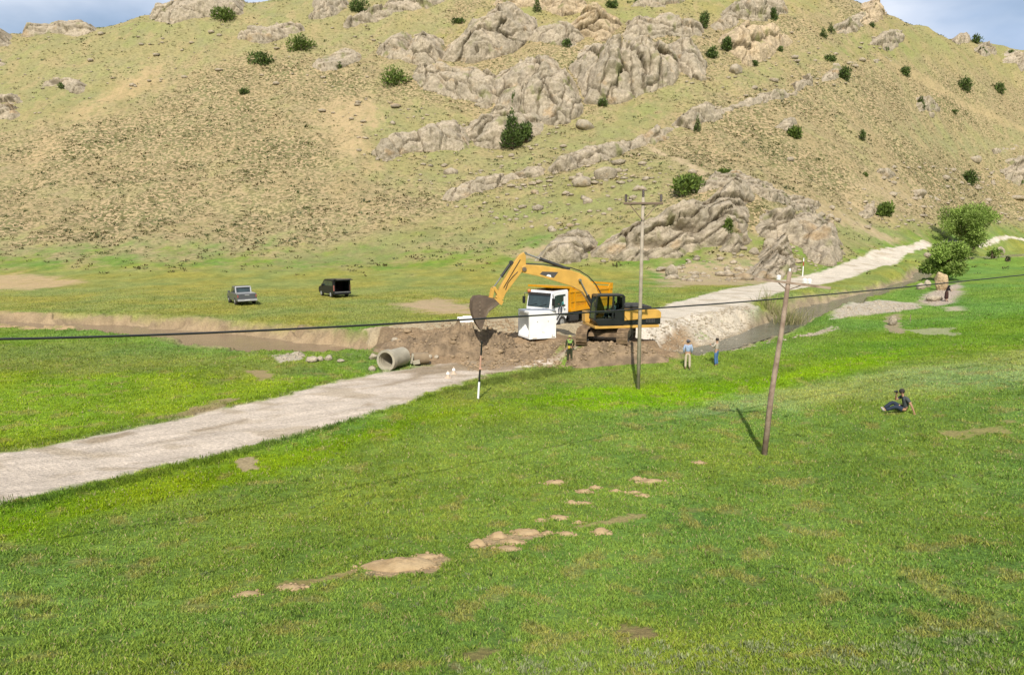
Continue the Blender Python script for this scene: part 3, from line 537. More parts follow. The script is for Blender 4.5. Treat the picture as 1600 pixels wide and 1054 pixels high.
O('rounded grey boulder at the left edge of the photo below the skyline', [(-30,104),(-26,84),(2,76),(24,84),(30,96),(10,104)], 3.4, 4, 12, 8, 1.2, .4, .8, 58, .26, w=1.8)
O('low flat rocks at the left edge of the photo above the scrub slope', [(-30,160),(-14,148),(28,150),(40,158),(20,166)], 1.6, 2, 8, 3, .8, .3, .6, 59, .26, w=1.1)
O('dark edged rock ledge at the left edge of the photo on the green slope', [(-30,188),(0,170),(36,168),(46,178),(20,188)], 1.6, 8, 9, 2.4, .8, .3, .6, 60, .26, w=1.0)
O('pair of grey rocks beside a small juniper on the left slope', [(66,138),(76,124),(112,118),(136,128),(134,142),(118,146),(96,140)], 1.6, 20, 6, 4, .8, .4, .7, 61, .26, w=1.1)
# right hand rocks
O('big stained rock face above the junipers right of the big cliff', [(1120,62),(1140,42),(1172,36),(1206,38),(1240,52),(1236,68),(1210,80),(1190,98),(1164,104),(1142,86)], 5.0, 60, 14, 8, 2.0, .8, 1.2, 71, .24, out=.72, w=1.8, m=M_ROCKW)
O('cluster of blocky rocks at the top edge of the photo above the stained face', [(1104,44),(1120,20),(1150,-4),(1200,-8),(1232,8),(1228,26),(1196,34),(1160,34),(1130,46)], 3.6, 18, 6, 5, 1.8, .7, 1.3, 72, .25, w=1.3)
O('sloping rock ramp below the jutting prow on the right skyline', [(1292,46),(1310,28),(1344,16),(1356,26),(1346,40),(1324,50)], 3.0, 20, 9, 4, 1.2, .4, 1.0, 73, .26, w=1.2)
O('jutting orange rock prow on the right skyline', [(1336,40),(1340,16),(1358,2),(1380,-8),(1388,10),(1380,34),(1362,44)], 8.0, 14, 7, 5, 2.4, .9, 1.4, 74, .22, out=.72, w=1.2, m=M_ROCKW, moss=.1)
O('large slanted boulder on the grass right of the jutting prow', [(1352,74),(1360,56),(1390,42),(1414,44),(1416,58),(1400,72),(1384,78)], 3.8, 18, 9, 3.4, 1.2, .5, .9, 75, .24, w=1.4)
O('small rocks on the right skyline left of two junipers', [(1486,64),(1494,57),(1520,60),(1514,68)], 2.0, 5, 6, 3, .8, .4, .6, 76, .3, w=1.0)
O('rounded rocks on the right skyline beneath two junipers', [(1518,84),(1522,70),(1546,68),(1556,84),(1540,90)], 2.6, 5, 7, 5, 1.0, .4, .8, 77, .3, w=1.4)
O('stepped rock bluff at the right edge of the photo near the skyline', [(1560,96),(1566,84),(1590,80),(1640,76),(1640,112),(1596,110),(1590,98)], 3.2, 8, 8, 4, 1.4, .6, 1.0, 78, .3, w=1.2)
O('pair of grey boulders hugging a juniper on the right slope', [(1430,164),(1430,148),(1446,148),(1474,156),(1468,168),(1452,174)], 2.6, 8, 6, 5, 1.2, .4, .9, 79, .26, w=1.3)
O('pale rock patch above a juniper in the middle of the right slope', [(1212,200),(1220,186),(1240,186),(1248,200),(1232,208)], 1.2, 10, 5, 3, .5, .3, .4, 80, .24, w=1.2)
O('large cracked bluff at the right edge of the photo above the trees', [(1536,282),(1544,264),(1566,246),(1600,232),(1660,226),(1660,286),(1600,288),(1570,280)], 3.4, 16, 9, 5, 1.6, .7, 1.0, 81, .26, w=1.6)
O('stony ledge at the right edge of the photo above the large bluff', [(1540,236),(1560,226),(1600,218),(1660,212),(1660,222),(1600,230)], 1.4, 10, 7, 2, .8, .4, .6, 82, .28, w=1.0)
O('brown flat rock on the lower right slope above the round willow', [(1368,276),(1372,266),(1398,272),(1404,280),(1396,284)], 1.2, -20, 6, 2, .6, .3, .5, 83, .24, w=1.0)
O('group of grey boulders left of the round willow on the lower slope', [(1430,312),(1434,302),(1456,292),(1464,300),(1460,312),(1444,316)], 2.0, 10, 5, 4, 1.0, .4, .8, 84, .24, w=1.1)
O('streaky stone patch on the lower slope above a juniper near the willow', [(1336,334),(1340,322),(1360,316),(1370,326),(1362,336)], 1.0, -15, 5, 2, .5, .3, .4, 85, .24, w=1.0)

# ------------------------------------------------------------------ loose boulders and stones
def rock_arrays(seed, sub=3, size=(1, 1, 1), boxy=.55, rough=.22):
    bm = bmesh.new(); bmesh.ops.create_icosphere(bm, subdivisions=sub, radius=1); V = np.array([v.co[:] for v in bm.verts]); F = np.array([[v.index for v in f.verts] for f in bm.faces]); bm.free()
    rs = np.random.RandomState(seed); pl = rs.normal(size=(9, 3)); pl /= np.linalg.norm(pl, axis=1)[:, None]; off = rs.uniform(.62, .98, 9)
    for nrm, o in zip(pl, off):                # chop flat facets
        d = V @ nrm - o; V = V - np.maximum(d, 0)[:, None] * nrm * .9
    r = fbm(V[:, 0] * 1.3 + seed, V[:, 1] * 1.3 + V[:, 2] * 1.7, 4, seed) * rough; V = V * (1 + r)[:, None]
    return V * np.array(size), F
def boulder(px, py, wpx, hpx, label, name='boulder', m=None, group=None, seed=0, deep=.8, tilt=0, cat='boulder', sink=.25):
    p = gp(px, py); s = F0 / p[1]; a, c = wpx / s / 2, hpx / s / 2
    V, F = rock_arrays(seed + int(px), 3, (a, max(a * deep, c * .8), c * 1.15))
    me = npmesh(name, V, F); o = link(name, me, m or M_ROCK)
    o.location = (p[0], p[1] + a * deep * .5, p[2] + c * (1 - sink)); o.rotation_euler = (0, R(-tilt), 0)
    return tag(o, label, cat, group)
M_STONE = rockmat('pale_stone', (240, 226, 200), (224, 208, 182), (198, 182, 158))
BG = 'boulders lying on the slopes'
for i, (px, py, ww, hh, lb, tl) in enumerate([
    (910,292,34,18,'left of two oval boulders under the thin rock rib',8),
    (946,281,38,22,'right of two oval boulders under the thin rock rib, the larger',5),
    (823,222,16,12,'small block at the foot of the conical juniper below the big cliff',0),
    (915,204,30,18,'flat pale slab leaning below the foot of the big cliff',-25),
    (1208,392,32,20,'dark edged boulder resting in the gap of the road outcrop',-18),
    (1180,398,18,12,'small square boulder beside the dark edged one in the outcrop gap',0),
    (1050,432,20,20,'upright stone on the rubble between outcrop and road',12),
    (1034,424,18,8,'flat stone on the rubble left of the upright stone',0),
    (940,398,10,7,'small pale stone at the foot of the low smooth rock lump',0),
    (943,410,9,5,'tiny white stone on the grass behind the boom',0),
    (1236,252,12,8,'lone pale stone on the scrub slope right of the thin rib',0),
    (1180,140,10,7,'round pale stone on the green slope above the rib',0),
    (1525,254,20,12,'grey boulder left of the large bluff on the right slope',0),
    (1456,184,10,10,'small boulder below the pair hugging a juniper',0),
    (1438,308,26,14,'squat boulder at the left of the group near the willow',0),
    (1590,312,30,8,'flat rock by the right edge of the photo below the bluff',0),
    (1450,388+14,12,8,'small stone on the verge in front of the round willow',0),
    (1150,116,24,16,'grey block below the stained rock face among junipers',0),
    (1563,397,18,14,'pale rock at the stream right of the willows',10)]):
    boulder(px, py, ww, hh, lb, group=BG, seed=i, tilt=tl)
boulder(1471,453,19,30,'tall pale orange boulder standing by the stream behind the woman', m=rockmat('orange_stone', (255,226,180),(246,216,172),(226,196,156)), seed=4, deep=.6, tilt=6, sink=.12)
boulder(1440,452,14,10,'low stone at the water edge left of the tall pale boulder', m=M_STONE, seed=9)
boulder(1450,449,12,12,'white stone at the water edge next to the low stone', m=M_STONE, seed=12)
boulder(1462,470,26,10,'flat slab on the gravel at the feet of the woman', m=M_STONE, seed=14)
boulder(1396,508,12,16,'brown broken stone in a bare hollow of the bright meadow', seed=15, deep=.9)
for i, (px, py, ww, hh, lb) in enumerate([
    (486,566,20,11,'white rock on the near bank of the muddy channel, largest of the row'),
    (500,564,12,8,'grey stone just right of the largest white rock on the muddy bank'),
    (513,563,14,9,'third stone from the left in the row on the muddy bank'),
    (532,566,12,6,'last low stone in the row on the muddy bank'),
    (583,562,14,12,'white stone touching the left side of the concrete pipe'),
    (581,580,12,9,'grey stone in the grass at the mouth of the concrete pipe'),
    (617,536,12,10,'pale stone on the spoil above the concrete pipe, topmost'),
    (628,541,11,8,'pale stone right of the topmost one above the concrete pipe'),
    (672,560,7,7,'small white stone right of the brown pipe stump'),
    (682,560,8,6,'second small white stone right of the brown pipe stump'),
    (663,527,7,5,'white stone high on the spoil left of the heap')]):
    boulder(px, py, ww, hh, lb, name='stone', m=M_STONE, group='stones around the diggings', seed=30 + i, cat='stone')

def many_rocks(name, pts, sizes, m, seed, label, cat=None, kind='stuff', flat=.6, HF=None):
    rs = np.random.RandomState(seed); protos = [rock_arrays(seed + k, 1, (1, 1, flat)) for k in range(5)]
    Vs, Fs, n = [], [], 0; z = (HF or Hf)(pts[:, 0], pts[:, 1])
    for i in range(len(pts)):
        V, F = protos[i % 5]; a = rs.uniform(0, 6.28); ca, sa = math.cos(a), math.sin(a); V = V * np.array([1, rs.uniform(.6, 1), rs.uniform(.6, 1.1)])
        V = V @ np.array([[ca, sa, 0], [-sa, ca, 0], [0, 0, 1]]) * sizes[i] + np.array([pts[i, 0], pts[i, 1], z[i] + sizes[i] * .12]); Vs.append(V); Fs.append(F + n); n += len(V)
    me = npmesh(name, np.concatenate(Vs), np.concatenate(Fs)); o = link(name, me, m); return tag(o, label, cat, None, kind)
def scatter(polyp, n, seed):
    rs = np.random.RandomState(seed); pw = polyw(polyp); lo, hi = pw.min(0), pw.max(0); out_ = []
    while sum(map(len, out_)) < n:
        p = rs.uniform(lo, hi, (n * 2, 2)); out_.append(p[sdist(p[:, 0], p[:, 1], pw) > 0])
    return np.concatenate(out_)[:n]
GRV = [scatter([(1010,508),(1060,496),(1110,486),(1165,476),(1192,492),(1165,516),(1120,533),(1060,543),(1020,536)], 2400, 1), scatter([(1305,482),(1372,470),(1430,474),(1440,482),(1380,490),(1310,498)], 900, 2),
       scatter([(1225,522),(1260,512),(1318,510),(1240,527)], 200, 3), scatter([(1432,470),(1460,455),(1495,445),(1495,472),(1460,476)], 260, 4), scatter([(425,556),(470,550),(480,558),(440,564)], 80, 5),
       scatter([(1120,535),(1165,522),(1230,512),(1200,528),(1130,552)], 200, 8)]
GP_ = np.concatenate(GRV); rs = np.random.RandomState(5)
many_rocks('gravel', GP_, rs.gamma(2.0, .026, len(GP_)) + .02, M_STONE, 60, 'pale gravel spread beside the road and on the stream bars')
# spoil heap beside the bucket
HEAPS = []; HP = []
def heap_h(wx, wy, p, sx, sy, h, rough, seed, lob):
    X, Y = wx - p[0], wy - p[1]; r = np.sqrt((X / sx) ** 2 + (Y / sy) ** 2); nn = fbm(wx * 1.2 / sx ** .3, wy * 1.2 / sx ** .3, 4, seed)
    rr_ = r + lob * pn(wx * 1.6 / sx, wy * 1.6 / sx, seed + 1); hh = h * np.clip(1 - rr_ ** 1.6, 0, 1) ** .8 * (1 + .8 * nn) + h * rough * fbm(wx * 3 / sx ** .5, wy * 3 / sx ** .5, 5, seed + 2, .65) * (rr_ < 1) * np.clip(1.2 - rr_, 0, 1)
    return rr_, hh
def heap(name, px, py, sx, sy, h, m, label, cat, seed=0, rough=.28, res=90, group=None, lob=0.0, rise=0.0):
    HEAPS.append((px, py, sx, sy, h, rough, seed, lob)); p = gp(px, py); HP.append((p[0], p[1], sx, sy)); u = np.linspace(-1.25, 1.25, res); X, Y = np.meshgrid(u * sx, u * sy); wx, wy = X + p[0], Y + p[1]; rr_, hh = heap_h(wx, wy, p, sx, sy, h, rough, seed, lob)
    Z = Hf(wx.ravel(), wy.ravel()).reshape(X.shape) + np.where(rr_ < 1, np.maximum(hh, .004), -.06) - p[2]
    V = np.c_[X.ravel(), Y.ravel(), Z.ravel()]; i = np.arange(res * res).reshape(res, res)
    F = np.stack([i[:-1, :-1], i[:-1, 1:], i[1:, 1:], i[1:, :-1]], -1).reshape(-1, 4); F = F[(rr_.ravel()[F] < 1).any(1)]
    q, inv = np.unique(F, return_inverse=True); me = npmesh(name, V[q], inv.reshape(-1, 4), True)
    o = link(name, me, m); o.location = p; return tag(o, label, cat, group)
M_EARTH = mat('dug_earth', tuple(alb(178, 154, 124)), .95, col2=tuple(alb(136, 118, 96)), vscale=1.6, bump=.12, bscale=5, spec=.1)
heap('spoil_heap', 722, 545, 3.6, 2.2, 1.25, M_EARTH, 'heap of brown dug earth under the excavator bucket', 'earth heap', 3, .75, 200, lob=.25)
heap('spoil_heap', 648, 545, 2.6, 1.6, .6, M_EARTH, 'lower mound of dug earth above the concrete pipe', 'earth heap', 5, .8, 150, lob=.25)
heap('spoil_heap', 965, 553, 3.0, 1.0, .40, M_EARTH, 'rough bank of dug earth in front of the excavator tracks', 'earth heap', 7, .9, 150, lob=.25)
heap('spoil_heap', 805, 550, 3.4, 1.2, .32, M_EARTH, 'low ridge of dug earth in front of the white culvert box', 'earth heap', 9, .9, 150, lob=.25)
def Hh_(x, y):
    z = Hf(x, y)
    for hp_, (px, py, sx, sy, h, rough, seed, lob) in zip(HP, HEAPS):
        r, hh = heap_h(x, y, hp_, sx, sy, h, rough, seed, lob); z = np.maximum(z, Hf(x, y) + np.where(r < 1, hh, 0))
    return z
M_CLOD = mat('earth_clod', tuple(alb(196, 170, 136)), .95, var=.3, vscale=2, bump=.03, bscale=12, spec=.1)
CL = np.concatenate([scatter([(590,530),(640,510),(700,503),(800,500),(830,520),(800,545),(700,560),(620,556)], 2600, 6), scatter([(700,560),(860,535),(1000,545),(1060,560),(960,566),(800,570),(740,580)], 1800, 7)])
many_rocks('earth_clods', CL, rs.gamma(1.2, .036, len(CL)) + .018, M_CLOD, 70, 'brown clods of dug earth strewn around the excavation', HF=Hh_)
HS = np.concatenate([scatter([(690,300),(1000,240),(1100,270),(1000,330),(850,370),(700,330)], 300, 9), scatter([(1240,330),(1400,260),(1560,240),(1600,340),(1440,360)], 300, 10), scatter([(1000,60),(1400,60),(1300,160),(1100,190)], 200, 12),
                     scatter([(1170,385),(1230,360),(1300,330),(1320,412),(1200,440),(1040,440),(1060,405)], 260, 13), scatter([(0,60),(300,30),(600,40),(560,200),(300,120),(0,200)], 160, 14), scatter([(560,150),(900,200),(880,260),(650,290),(560,250)], 200, 15)])
many_rocks('scattered_hill_stones', HS, rs.gamma(1.5, .24, len(HS)) + .12, M_ROCK, 80, 'small loose stones scattered over the rocky hillside', flat=.55)

# molehills
M_MOLE = mat('dry_soil', tuple(alb(212, 184, 142)), .95, col2=tuple(alb(186, 158, 118)), vscale=2.5, bump=.02, bscale=25, spec=.1)
for i, (px, py, ww, hh, lb) in enumerate([
    (622,890,106,26,'largest and longest patch of bare mounded soil in the near meadow'),
    (866,756,34,8,'molehill highest on the left of the upper group'),
    (913,770,22,8,'left half of the double molehill at the top of the middle group'),(930,764,18,8,'right half of the double molehill at the top of the middle group'),
    (894,788,20,8,'left half of the flat double molehill in the middle group'),(914,788,20,7,'right half of the flat double molehill in the middle group'),
    (963,770,17,8,'small lone molehill between the two upper groups'),
    (990,772,18,8,'left one of the low pair below the long upper molehill'),(1005,776,16,7,'right one of the low pair below the long upper molehill'),
    (996,752,20,9,'small molehill at the upper left of the long upper one'),(1018,756,38,11,'long molehill at the top right of the group'),
    (1093,724,18,5,'faint molehill farthest to the right near the leaning pole'),
    (845,815,17,7,'small molehill left of the one with a tuft above the central mounds'),(873,812,24,12,'peaked molehill above the central mounds'),(904,819,15,9,'small rough molehill right of the peaked one'),
    (885,836,24,8,'flat molehill right of the central mounds'),(938,836,27,14,'round tan molehill at the lower right of the group'),
    (746,856,30,17,'left mound of the merged central cluster'),(778,842,30,14,'second mound of the merged central cluster'),(822,836,38,15,'broad top right mound of the merged central cluster'),
    (802,850,34,12,'low middle mound of the merged central cluster'),(856,834,16,6,'tiny mound at the right end of the merged central cluster'),(792,858,36,6,'flat front strip of soil below the merged central cluster'),
    (455,920,36,10,'low soil mound far to the lower left of the others'),(388,930,36,8,'broken soil patch left of the low soil mound'),
    (668,872,36,10,'loose soil trail at the upper right of the largest patch')]):
    p = gp(px, py); s = F0 / p[1]; sx = ww / s / 2 * 1.1; sy = sx * (.62 if ww < 60 else .5)
    heap('molehill', px, py - hh * .3, sx, sy, min(hh / s * .55, .16), M_MOLE, lb, 'molehill', 100 + i, .35, 40 if ww < 60 else 90, 'molehills in the near meadow', .22)

_rs = np.random.RandomState(77); _cp = []
for hx, hy, sx, sy in HP[4:]:
    k = int(50 + 60 * sx); a = _rs.uniform(0, 6.2832, k); r = _rs.uniform(.75, 1.35, k); _cp.append(np.c_[hx + np.cos(a) * r * sx, hy + np.sin(a) * r * sy])
_cp = np.concatenate(_cp); many_rocks('soil_crumbs', _cp, _rs.gamma(1.6, .012, len(_cp)) + .012, M_MOLE, 78, 'small crumbs of dry soil around the molehills')
# ------------------------------------------------------------------ leaves, grass, scrub
def leafmat(name, tint=(1, 1, 1), trans=.25):
    g = NT(name); a = g.attr('lc').outputs['Vector']; g.l(g.mixc(1.0, a, tint, 'MULTIPLY'), g.b.inputs['Base Color'])
    g.b.inputs['Roughness'].default_value = .7; g.b.inputs['Specular IOR Level'].default_value = .25
    if trans:
        tr = g.N('BsdfTranslucent'); g.l(g.mixc(1.0, a, tint, 'MULTIPLY'), tr.inputs['Color']); mxs = g.N('MixShader'); mxs.inputs[0].default_value = trans
        o = [x for x in g.n.nodes if x.type == 'OUTPUT_MATERIAL'][0]; g.l(g.b.outputs[0], mxs.inputs[1]); g.l(tr.outputs[0], mxs.inputs[2]); g.l(mxs.outputs[0], o.inputs['Surface'])
    return g.m
M_LEAF = leafmat('leaves'); M_GRASS = leafmat('grass_blades', trans=.3)
def fan_points(rs, n, d0, d1, az, pw_):
    """random points in a wedge of ground before the camera; density falls as distance ** -pw_"""
    u = rs.uniform(size=n); e = 2 - pw_; d = (d0 ** e + u * (d1 ** e - d0 ** e)) ** (1 / e); t = R(az) * rs.uniform(-1, 1, n); return np.tan(t) * d, d
def grass():
    rs = np.random.RandomState(11); n = 1650000
    x, y = fan_points(rs, n, 8.5, 100, 46, 1.75)
    # clump them
    cl = fbm(x * 1.7, y * 1.7, 3, 201); keep = rs.uniform(size=n) < np.clip(.62 + 1.3 * cl, .12, 1)
    x, y = x[keep], y[keep]; cl = cl[keep]
    c, soil, scr, kid = cover(x, y); k = (rs.uniform(size=len(x)) > soil * 1.7) & (kid != 2) & (kid != 4); x, y, c, cl, scr = x[k], y[k], c[k], cl[k], scr[k]
    k = rs.uniform(size=len(x)) > np.maximum(scr * .8, sm(55, 98, y)); x, y, c, cl = x[k], y[k], c[k], cl[k]
    k = np.ones(len(x), bool)
    for hx, hy, sx, sy in HP: k &= ((x - hx) / sx) ** 2 + ((y - hy) / sy) ** 2 > .72
    x, y, c, cl = x[k], y[k], c[k], cl[k]
    n = len(x); z = Hf(x, y)
    tuft = sm(.1, .5, fbm(x * .8, y * .8, 3, 203)); far = (np.sqrt(y / 12.0))
    h = (.042 + .038 * rs.uniform(size=n) + .038 * tuft + .022 * cl) * (1 + .28 * (far - 1)); wd = (.0068 + .0065 * rs.uniform(size=n)) * far ** 1.35
    a = rs.uniform(0, 6.2832, n); ln = rs.uniform(.15, .95, n) * h; la = rs.uniform(0, 6.2832, n)
    ca, sa = np.cos(a) * wd, np.sin(a) * wd
    b = np.c_[x, y, z - .01]; V = np.empty((n, 4, 3), np.float32)
    V[:, 0] = b - np.c_[ca, sa, 0 * ca]; V[:, 1] = b + np.c_[ca, sa, 0 * ca]
    mid = b + np.c_[np.cos(la) * ln * .35, np.sin(la) * ln * .35, h * .6]; V[:, 2] = mid + np.c_[ca, sa, 0 * ca] * .8
    V[:, 3] = b + np.c_[np.cos(la) * ln, np.sin(la) * ln, h]
    i = np.arange(n) * 4; F = np.concatenate([np.c_[i, i + 1, i + 2], np.c_[i, i + 2, i + 3]])
    v = rs.uniform(.78, 1.42, n)[:, None]; dry = (rs.uniform(size=n) < (.06 + .05 * (cl < -.1)) * np.clip(1.5 - y / 45, 0, 1))[:, None]
    fw_ = np.clip((y - 30) / 35, 0, 1)[:, None]; col = c * v * (np.array([1.58, 1.45, 1.30]) * (1 - fw_) + np.array([1.22, 1.32, 1.25]) * fw_); yel = (rs.uniform(-.12, .16, n) * np.clip(1.4 - y / 50, .25, 1))[:, None]; v = 1 + (v - 1) * np.clip(1.5 - y / 60, .5, 1)[:, None]; col = col * (1 + yel * np.array([1.0, .3, -.8])); col = np.where(dry, alb(196, 184, 130)[None] * v, col)
    me = npmesh('grass', V.reshape(-1, 3), F); pcol(me, 'lc', np.concatenate([col, col]), 'FACE')
    tag(link('grass', me, M_GRASS), 'green meadow grass around the road and the diggings', None, None, 'stuff')
grass()
def clumps(name, x, y, size, col, nleaf, seed, label, flat=.7, spiky=.5, sd=.5):
    """many low plants as one mass of small leaf faces"""
    rs = np.random.RandomState(seed); n = len(x); z = Hf(x, y); N_ = n * nleaf; r = np.repeat
    th = rs.uniform(0, 6.2832, N_); ph = np.arccos(rs.uniform(0, 1, N_)); rad = rs.uniform(.45, 1, N_) ; S = r(size, nleaf)
    dx, dy, dz = np.sin(ph) * np.cos(th), np.sin(ph) * np.sin(th), np.cos(ph)
    cx = r(x, nleaf) + dx * rad * S; cy = r(y, nleaf) + dy * rad * S; cz = r(z, nleaf) + dz * rad * S * flat
    L_ = S * rs.uniform(.35, .7, N_); Dv = np.c_[dx, dy, dz * flat + spiky]; Dv /= np.linalg.norm(Dv, axis=1)[:, None]
    side = np.cross(Dv, rs.normal(size=(N_, 3))); side /= np.linalg.norm(side, axis=1)[:, None]; W_ = (L_ * sd)[:, None]
    c0 = np.c_[cx, cy, cz]; V = np.stack([c0 - Dv * L_[:, None] * .5, c0 + side * W_ * .5, c0 + Dv * L_[:, None] * .5, c0 - side * W_ * .5], 1)
    F = np.arange(N_ * 4).reshape(-1, 4); me = npmesh(name, V.reshape(-1, 3), F)
    cc = r(col, nleaf, axis=0) * rs.uniform(.65, 1.35, N_)[:, None]; pcol(me, 'lc', cc, 'FACE')
    return tag(link(name, me, M_LEAF), label, None, None, 'stuff')
def hill_scrub():
    rs = np.random.RandomState(21); n = 85000; x, y = fan_points(rs, n, 102, 300, 37, .35)
    c, soil, scr, kid = cover(x, y); dn = fbm(x * .1, y * .1, 3, 211)
    k = rs.uniform(size=n) < np.clip(scr * (.62 + .8 * dn), .02, 1) * (1 - .85 * soil); k &= (kid <= 1); x, y = x[k], y[k]; n = len(x)
    pal = .92 * np.array([alb(122, 116, 62), alb(138, 132, 78), alb(110, 116, 62), alb(128, 112, 66), alb(122, 134, 92)]) * .82
    col = pal[rs.randint(0, 5, n)] * rs.uniform(.7, 1.25, n)[:, None]; gr = fbm(x * .06, y * .06, 2, 213)
    col = np.where((gr > .18)[:, None], col * .5 + alb(120, 138, 84)[None] * .5, col)
    clumps('hillside_scrub', x, y, rs.uniform(.24, .58, n) * (1 + .6 * (rs.uniform(size=n) < .08)), col, 9, 22, 'low olive scrub covering the dry hillside', .55, .3, .6)
hill_scrub()
def meadow_weeds():
    rs = np.random.RandomState(31); n = 2600; x, y = fan_points(rs, n, 10, 60, 37, 1.3); c, soil, scr, kid = cover(x, y)
    k = (soil < .3) & (fbm(x * .25, y * .25, 3, 221) > .02) & (kid == 0); x, y, c = x[k], y[k], c[k]; n = len(x)
    col = c * rs.uniform(.5, 1.15, n)[:, None]; sil = (rs.uniform(size=n) < .22)[:, None]; col = np.where(sil, alb(164, 178, 120)[None] * .85, col)
    clumps('meadow_weeds', x, y, rs.uniform(.06, .15, n), col, 22, 32, 'broad leaved weeds and thistles in the meadow grass', .8, .8, .35)
    # silvery herbs along the very front
    pts = np.concatenate([scatter([(700,1040),(900,1020),(1100,1005),(1500,1010),(1600,1040),(1600,1054),(700,1054)], 260, 33), scatter([(1400,985),(1560,985),(1560,1010),(1400,1010)], 40, 34), scatter([(560,530+30),(620,540),(400,560),(380,550)], 60, 35)]); n = len(pts)
    clumps('silvery_herbs', pts[:, 0], pts[:, 1], rs.uniform(.06, .14, n), np.repeat(alb(186, 196, 140)[None] * 1.0, n, 0) * rs.uniform(.7, 1.1, n)[:, None], 26, 36, 'silvery green herbs along the front of the meadow', .9, 1.0, .25)
    e = scatter([(-30,705),(150,672),(400,622),(600,575),(600,590),(400,640),(150,690),(-30,722)], 500, 37); e2 = scatter([(-30,795),(300,722),(640,632),(760,592),(860,574),(900,578),(760,602),(450,692),(0,800)], 900, 38); e = np.concatenate([e, e2]); c, soil, scr, kid = cover(e[:, 0], e[:, 1]); k = kid == 0; e, c = e[k], c[k]; n = len(e)
    clumps('verge_grass_tufts', e[:, 0], e[:, 1], rs.uniform(.10, .26, n), np.clip(c * rs.uniform(.6, 1.2, n)[:, None], .01, .5), 18, 39, 'ragged grass tufts along the edges of the dirt road', 1.0, 1.6, .16)
meadow_weeds()
def crown_mesh(name, lobes, n, leaf, cols, seed, spiky=.4, flatb=True, thin=.5, inner=.35, vary=.3):
    rs = np.random.RandomState(seed); lobes = np.array(lobes, float); vol = (lobes[:, 3] * lobes[:, 4] * lobes[:, 5]) ** .667; pick = rs.choice(len(lobes), n, p=vol / vol.sum()); Lb = lobes[pick]
    d = rs.normal(size=(n, 3)); d /= np.linalg.norm(d, axis=1)[:, None]
    lump = 1 + .35 * fbm(d[:, 0] * 2.2 + pick * 3.1, d[:, 1] * 2.2 + d[:, 2] * 2.9, 3, seed)
    rad = rs.uniform(inner, 1, n) ** .55 * lump
    p = Lb[:, :3] + d * Lb[:, 3:6] * rad[:, None]; p[:, 2] = np.maximum(p[:, 2], .05 + .1 * rs.uniform(size=n))
    Dv = d + np.array([0, 0, spiky]) + .5 * rs.normal(size=(n, 3)); Dv /= np.linalg.norm(Dv, axis=1)[:, None]
    sd_ = np.cross(Dv, rs.normal(size=(n, 3))); sd_ /= np.linalg.norm(sd_, axis=1)[:, None]; l = leaf * rs.uniform(.6, 1.4, n)[:, None]
    V = np.stack([p - Dv * l * .5, p + sd_ * l * thin * .5, p + Dv * l * .6, p - sd_ * l * thin * .5], 1)
    me = npmesh(name, V.reshape(-1, 3), np.arange(n * 4).reshape(-1, 4))
    cols = np.array(cols); cc = cols[rs.randint(0, len(cols), n)] * (1 + vary * rs.uniform(-1, 1, n))[:, None] * (.85 + .35 * (pick % 3) / 2)[:, None]
    pcol(me, 'lc', np.clip(cc, .004, .6), 'FACE'); return me
def tube(bm, pts, rad, seg=8):
    """tapered tube through points"""
    pts = [Vector(p) for p in pts]; rings = []
    for i, p in enumerate(pts):
        d = (pts[min(i + 1, len(pts) - 1)] - pts[max(i - 1, 0)]).normalized(); a = d.orthogonal().normalized(); b = d.cross(a)
        rings.append([bm.verts.new(p + (a * math.cos(t) + b * math.sin(t)) * rad[i]) for t in [k * 2 * math.pi / seg for k in range(seg)]])
    # keep rings from twisting
    for i in range(1, len(rings)):
        r0, r1 = rings[i - 1], rings[i]; best = min(range(seg), key=lambda s: sum((r0[k].co - r1[(k + s) % seg].co).length for k in range(0, seg, 2))); rings[i] = r1[best:] + r1[:best]
        rr = rings[i]; rv = [rr[0]] + rr[:0:-1]
        if sum((r0[k].co - rv[k].co).length for k in range(seg)) < sum((r0[k].co - rr[k].co).length for k in range(seg)): rings[i] = rv
    for i in range(len(rings) - 1):
        for k in range(seg): bm.faces.new((rings[i][k], rings[i][(k + 1) % seg], rings[i + 1][(k + 1) % seg], rings[i + 1][k]))
    bm.faces.new(rings[0][::-1]); bm.faces.new(rings[-1])
def bobj(name, bm, m, parent=None, smooth=False):
    bmesh.ops.recalc_face_normals(bm, faces=bm.faces); me = bpy.data.meshes.new(name); bm.to_mesh(me); bm.free(); return link(name, me, m, parent, smooth)
M_BARK = mat('bark', tuple(alb(120, 100, 78)), .9, var=.35, vscale=6, bump=.02, bscale=14)
JC = [alb(112, 134, 66), alb(96, 118, 58), alb(124, 146, 74), alb(84, 104, 54)]
JL = [alb(134, 156, 70), alb(120, 142, 62), alb(102, 124, 56)]
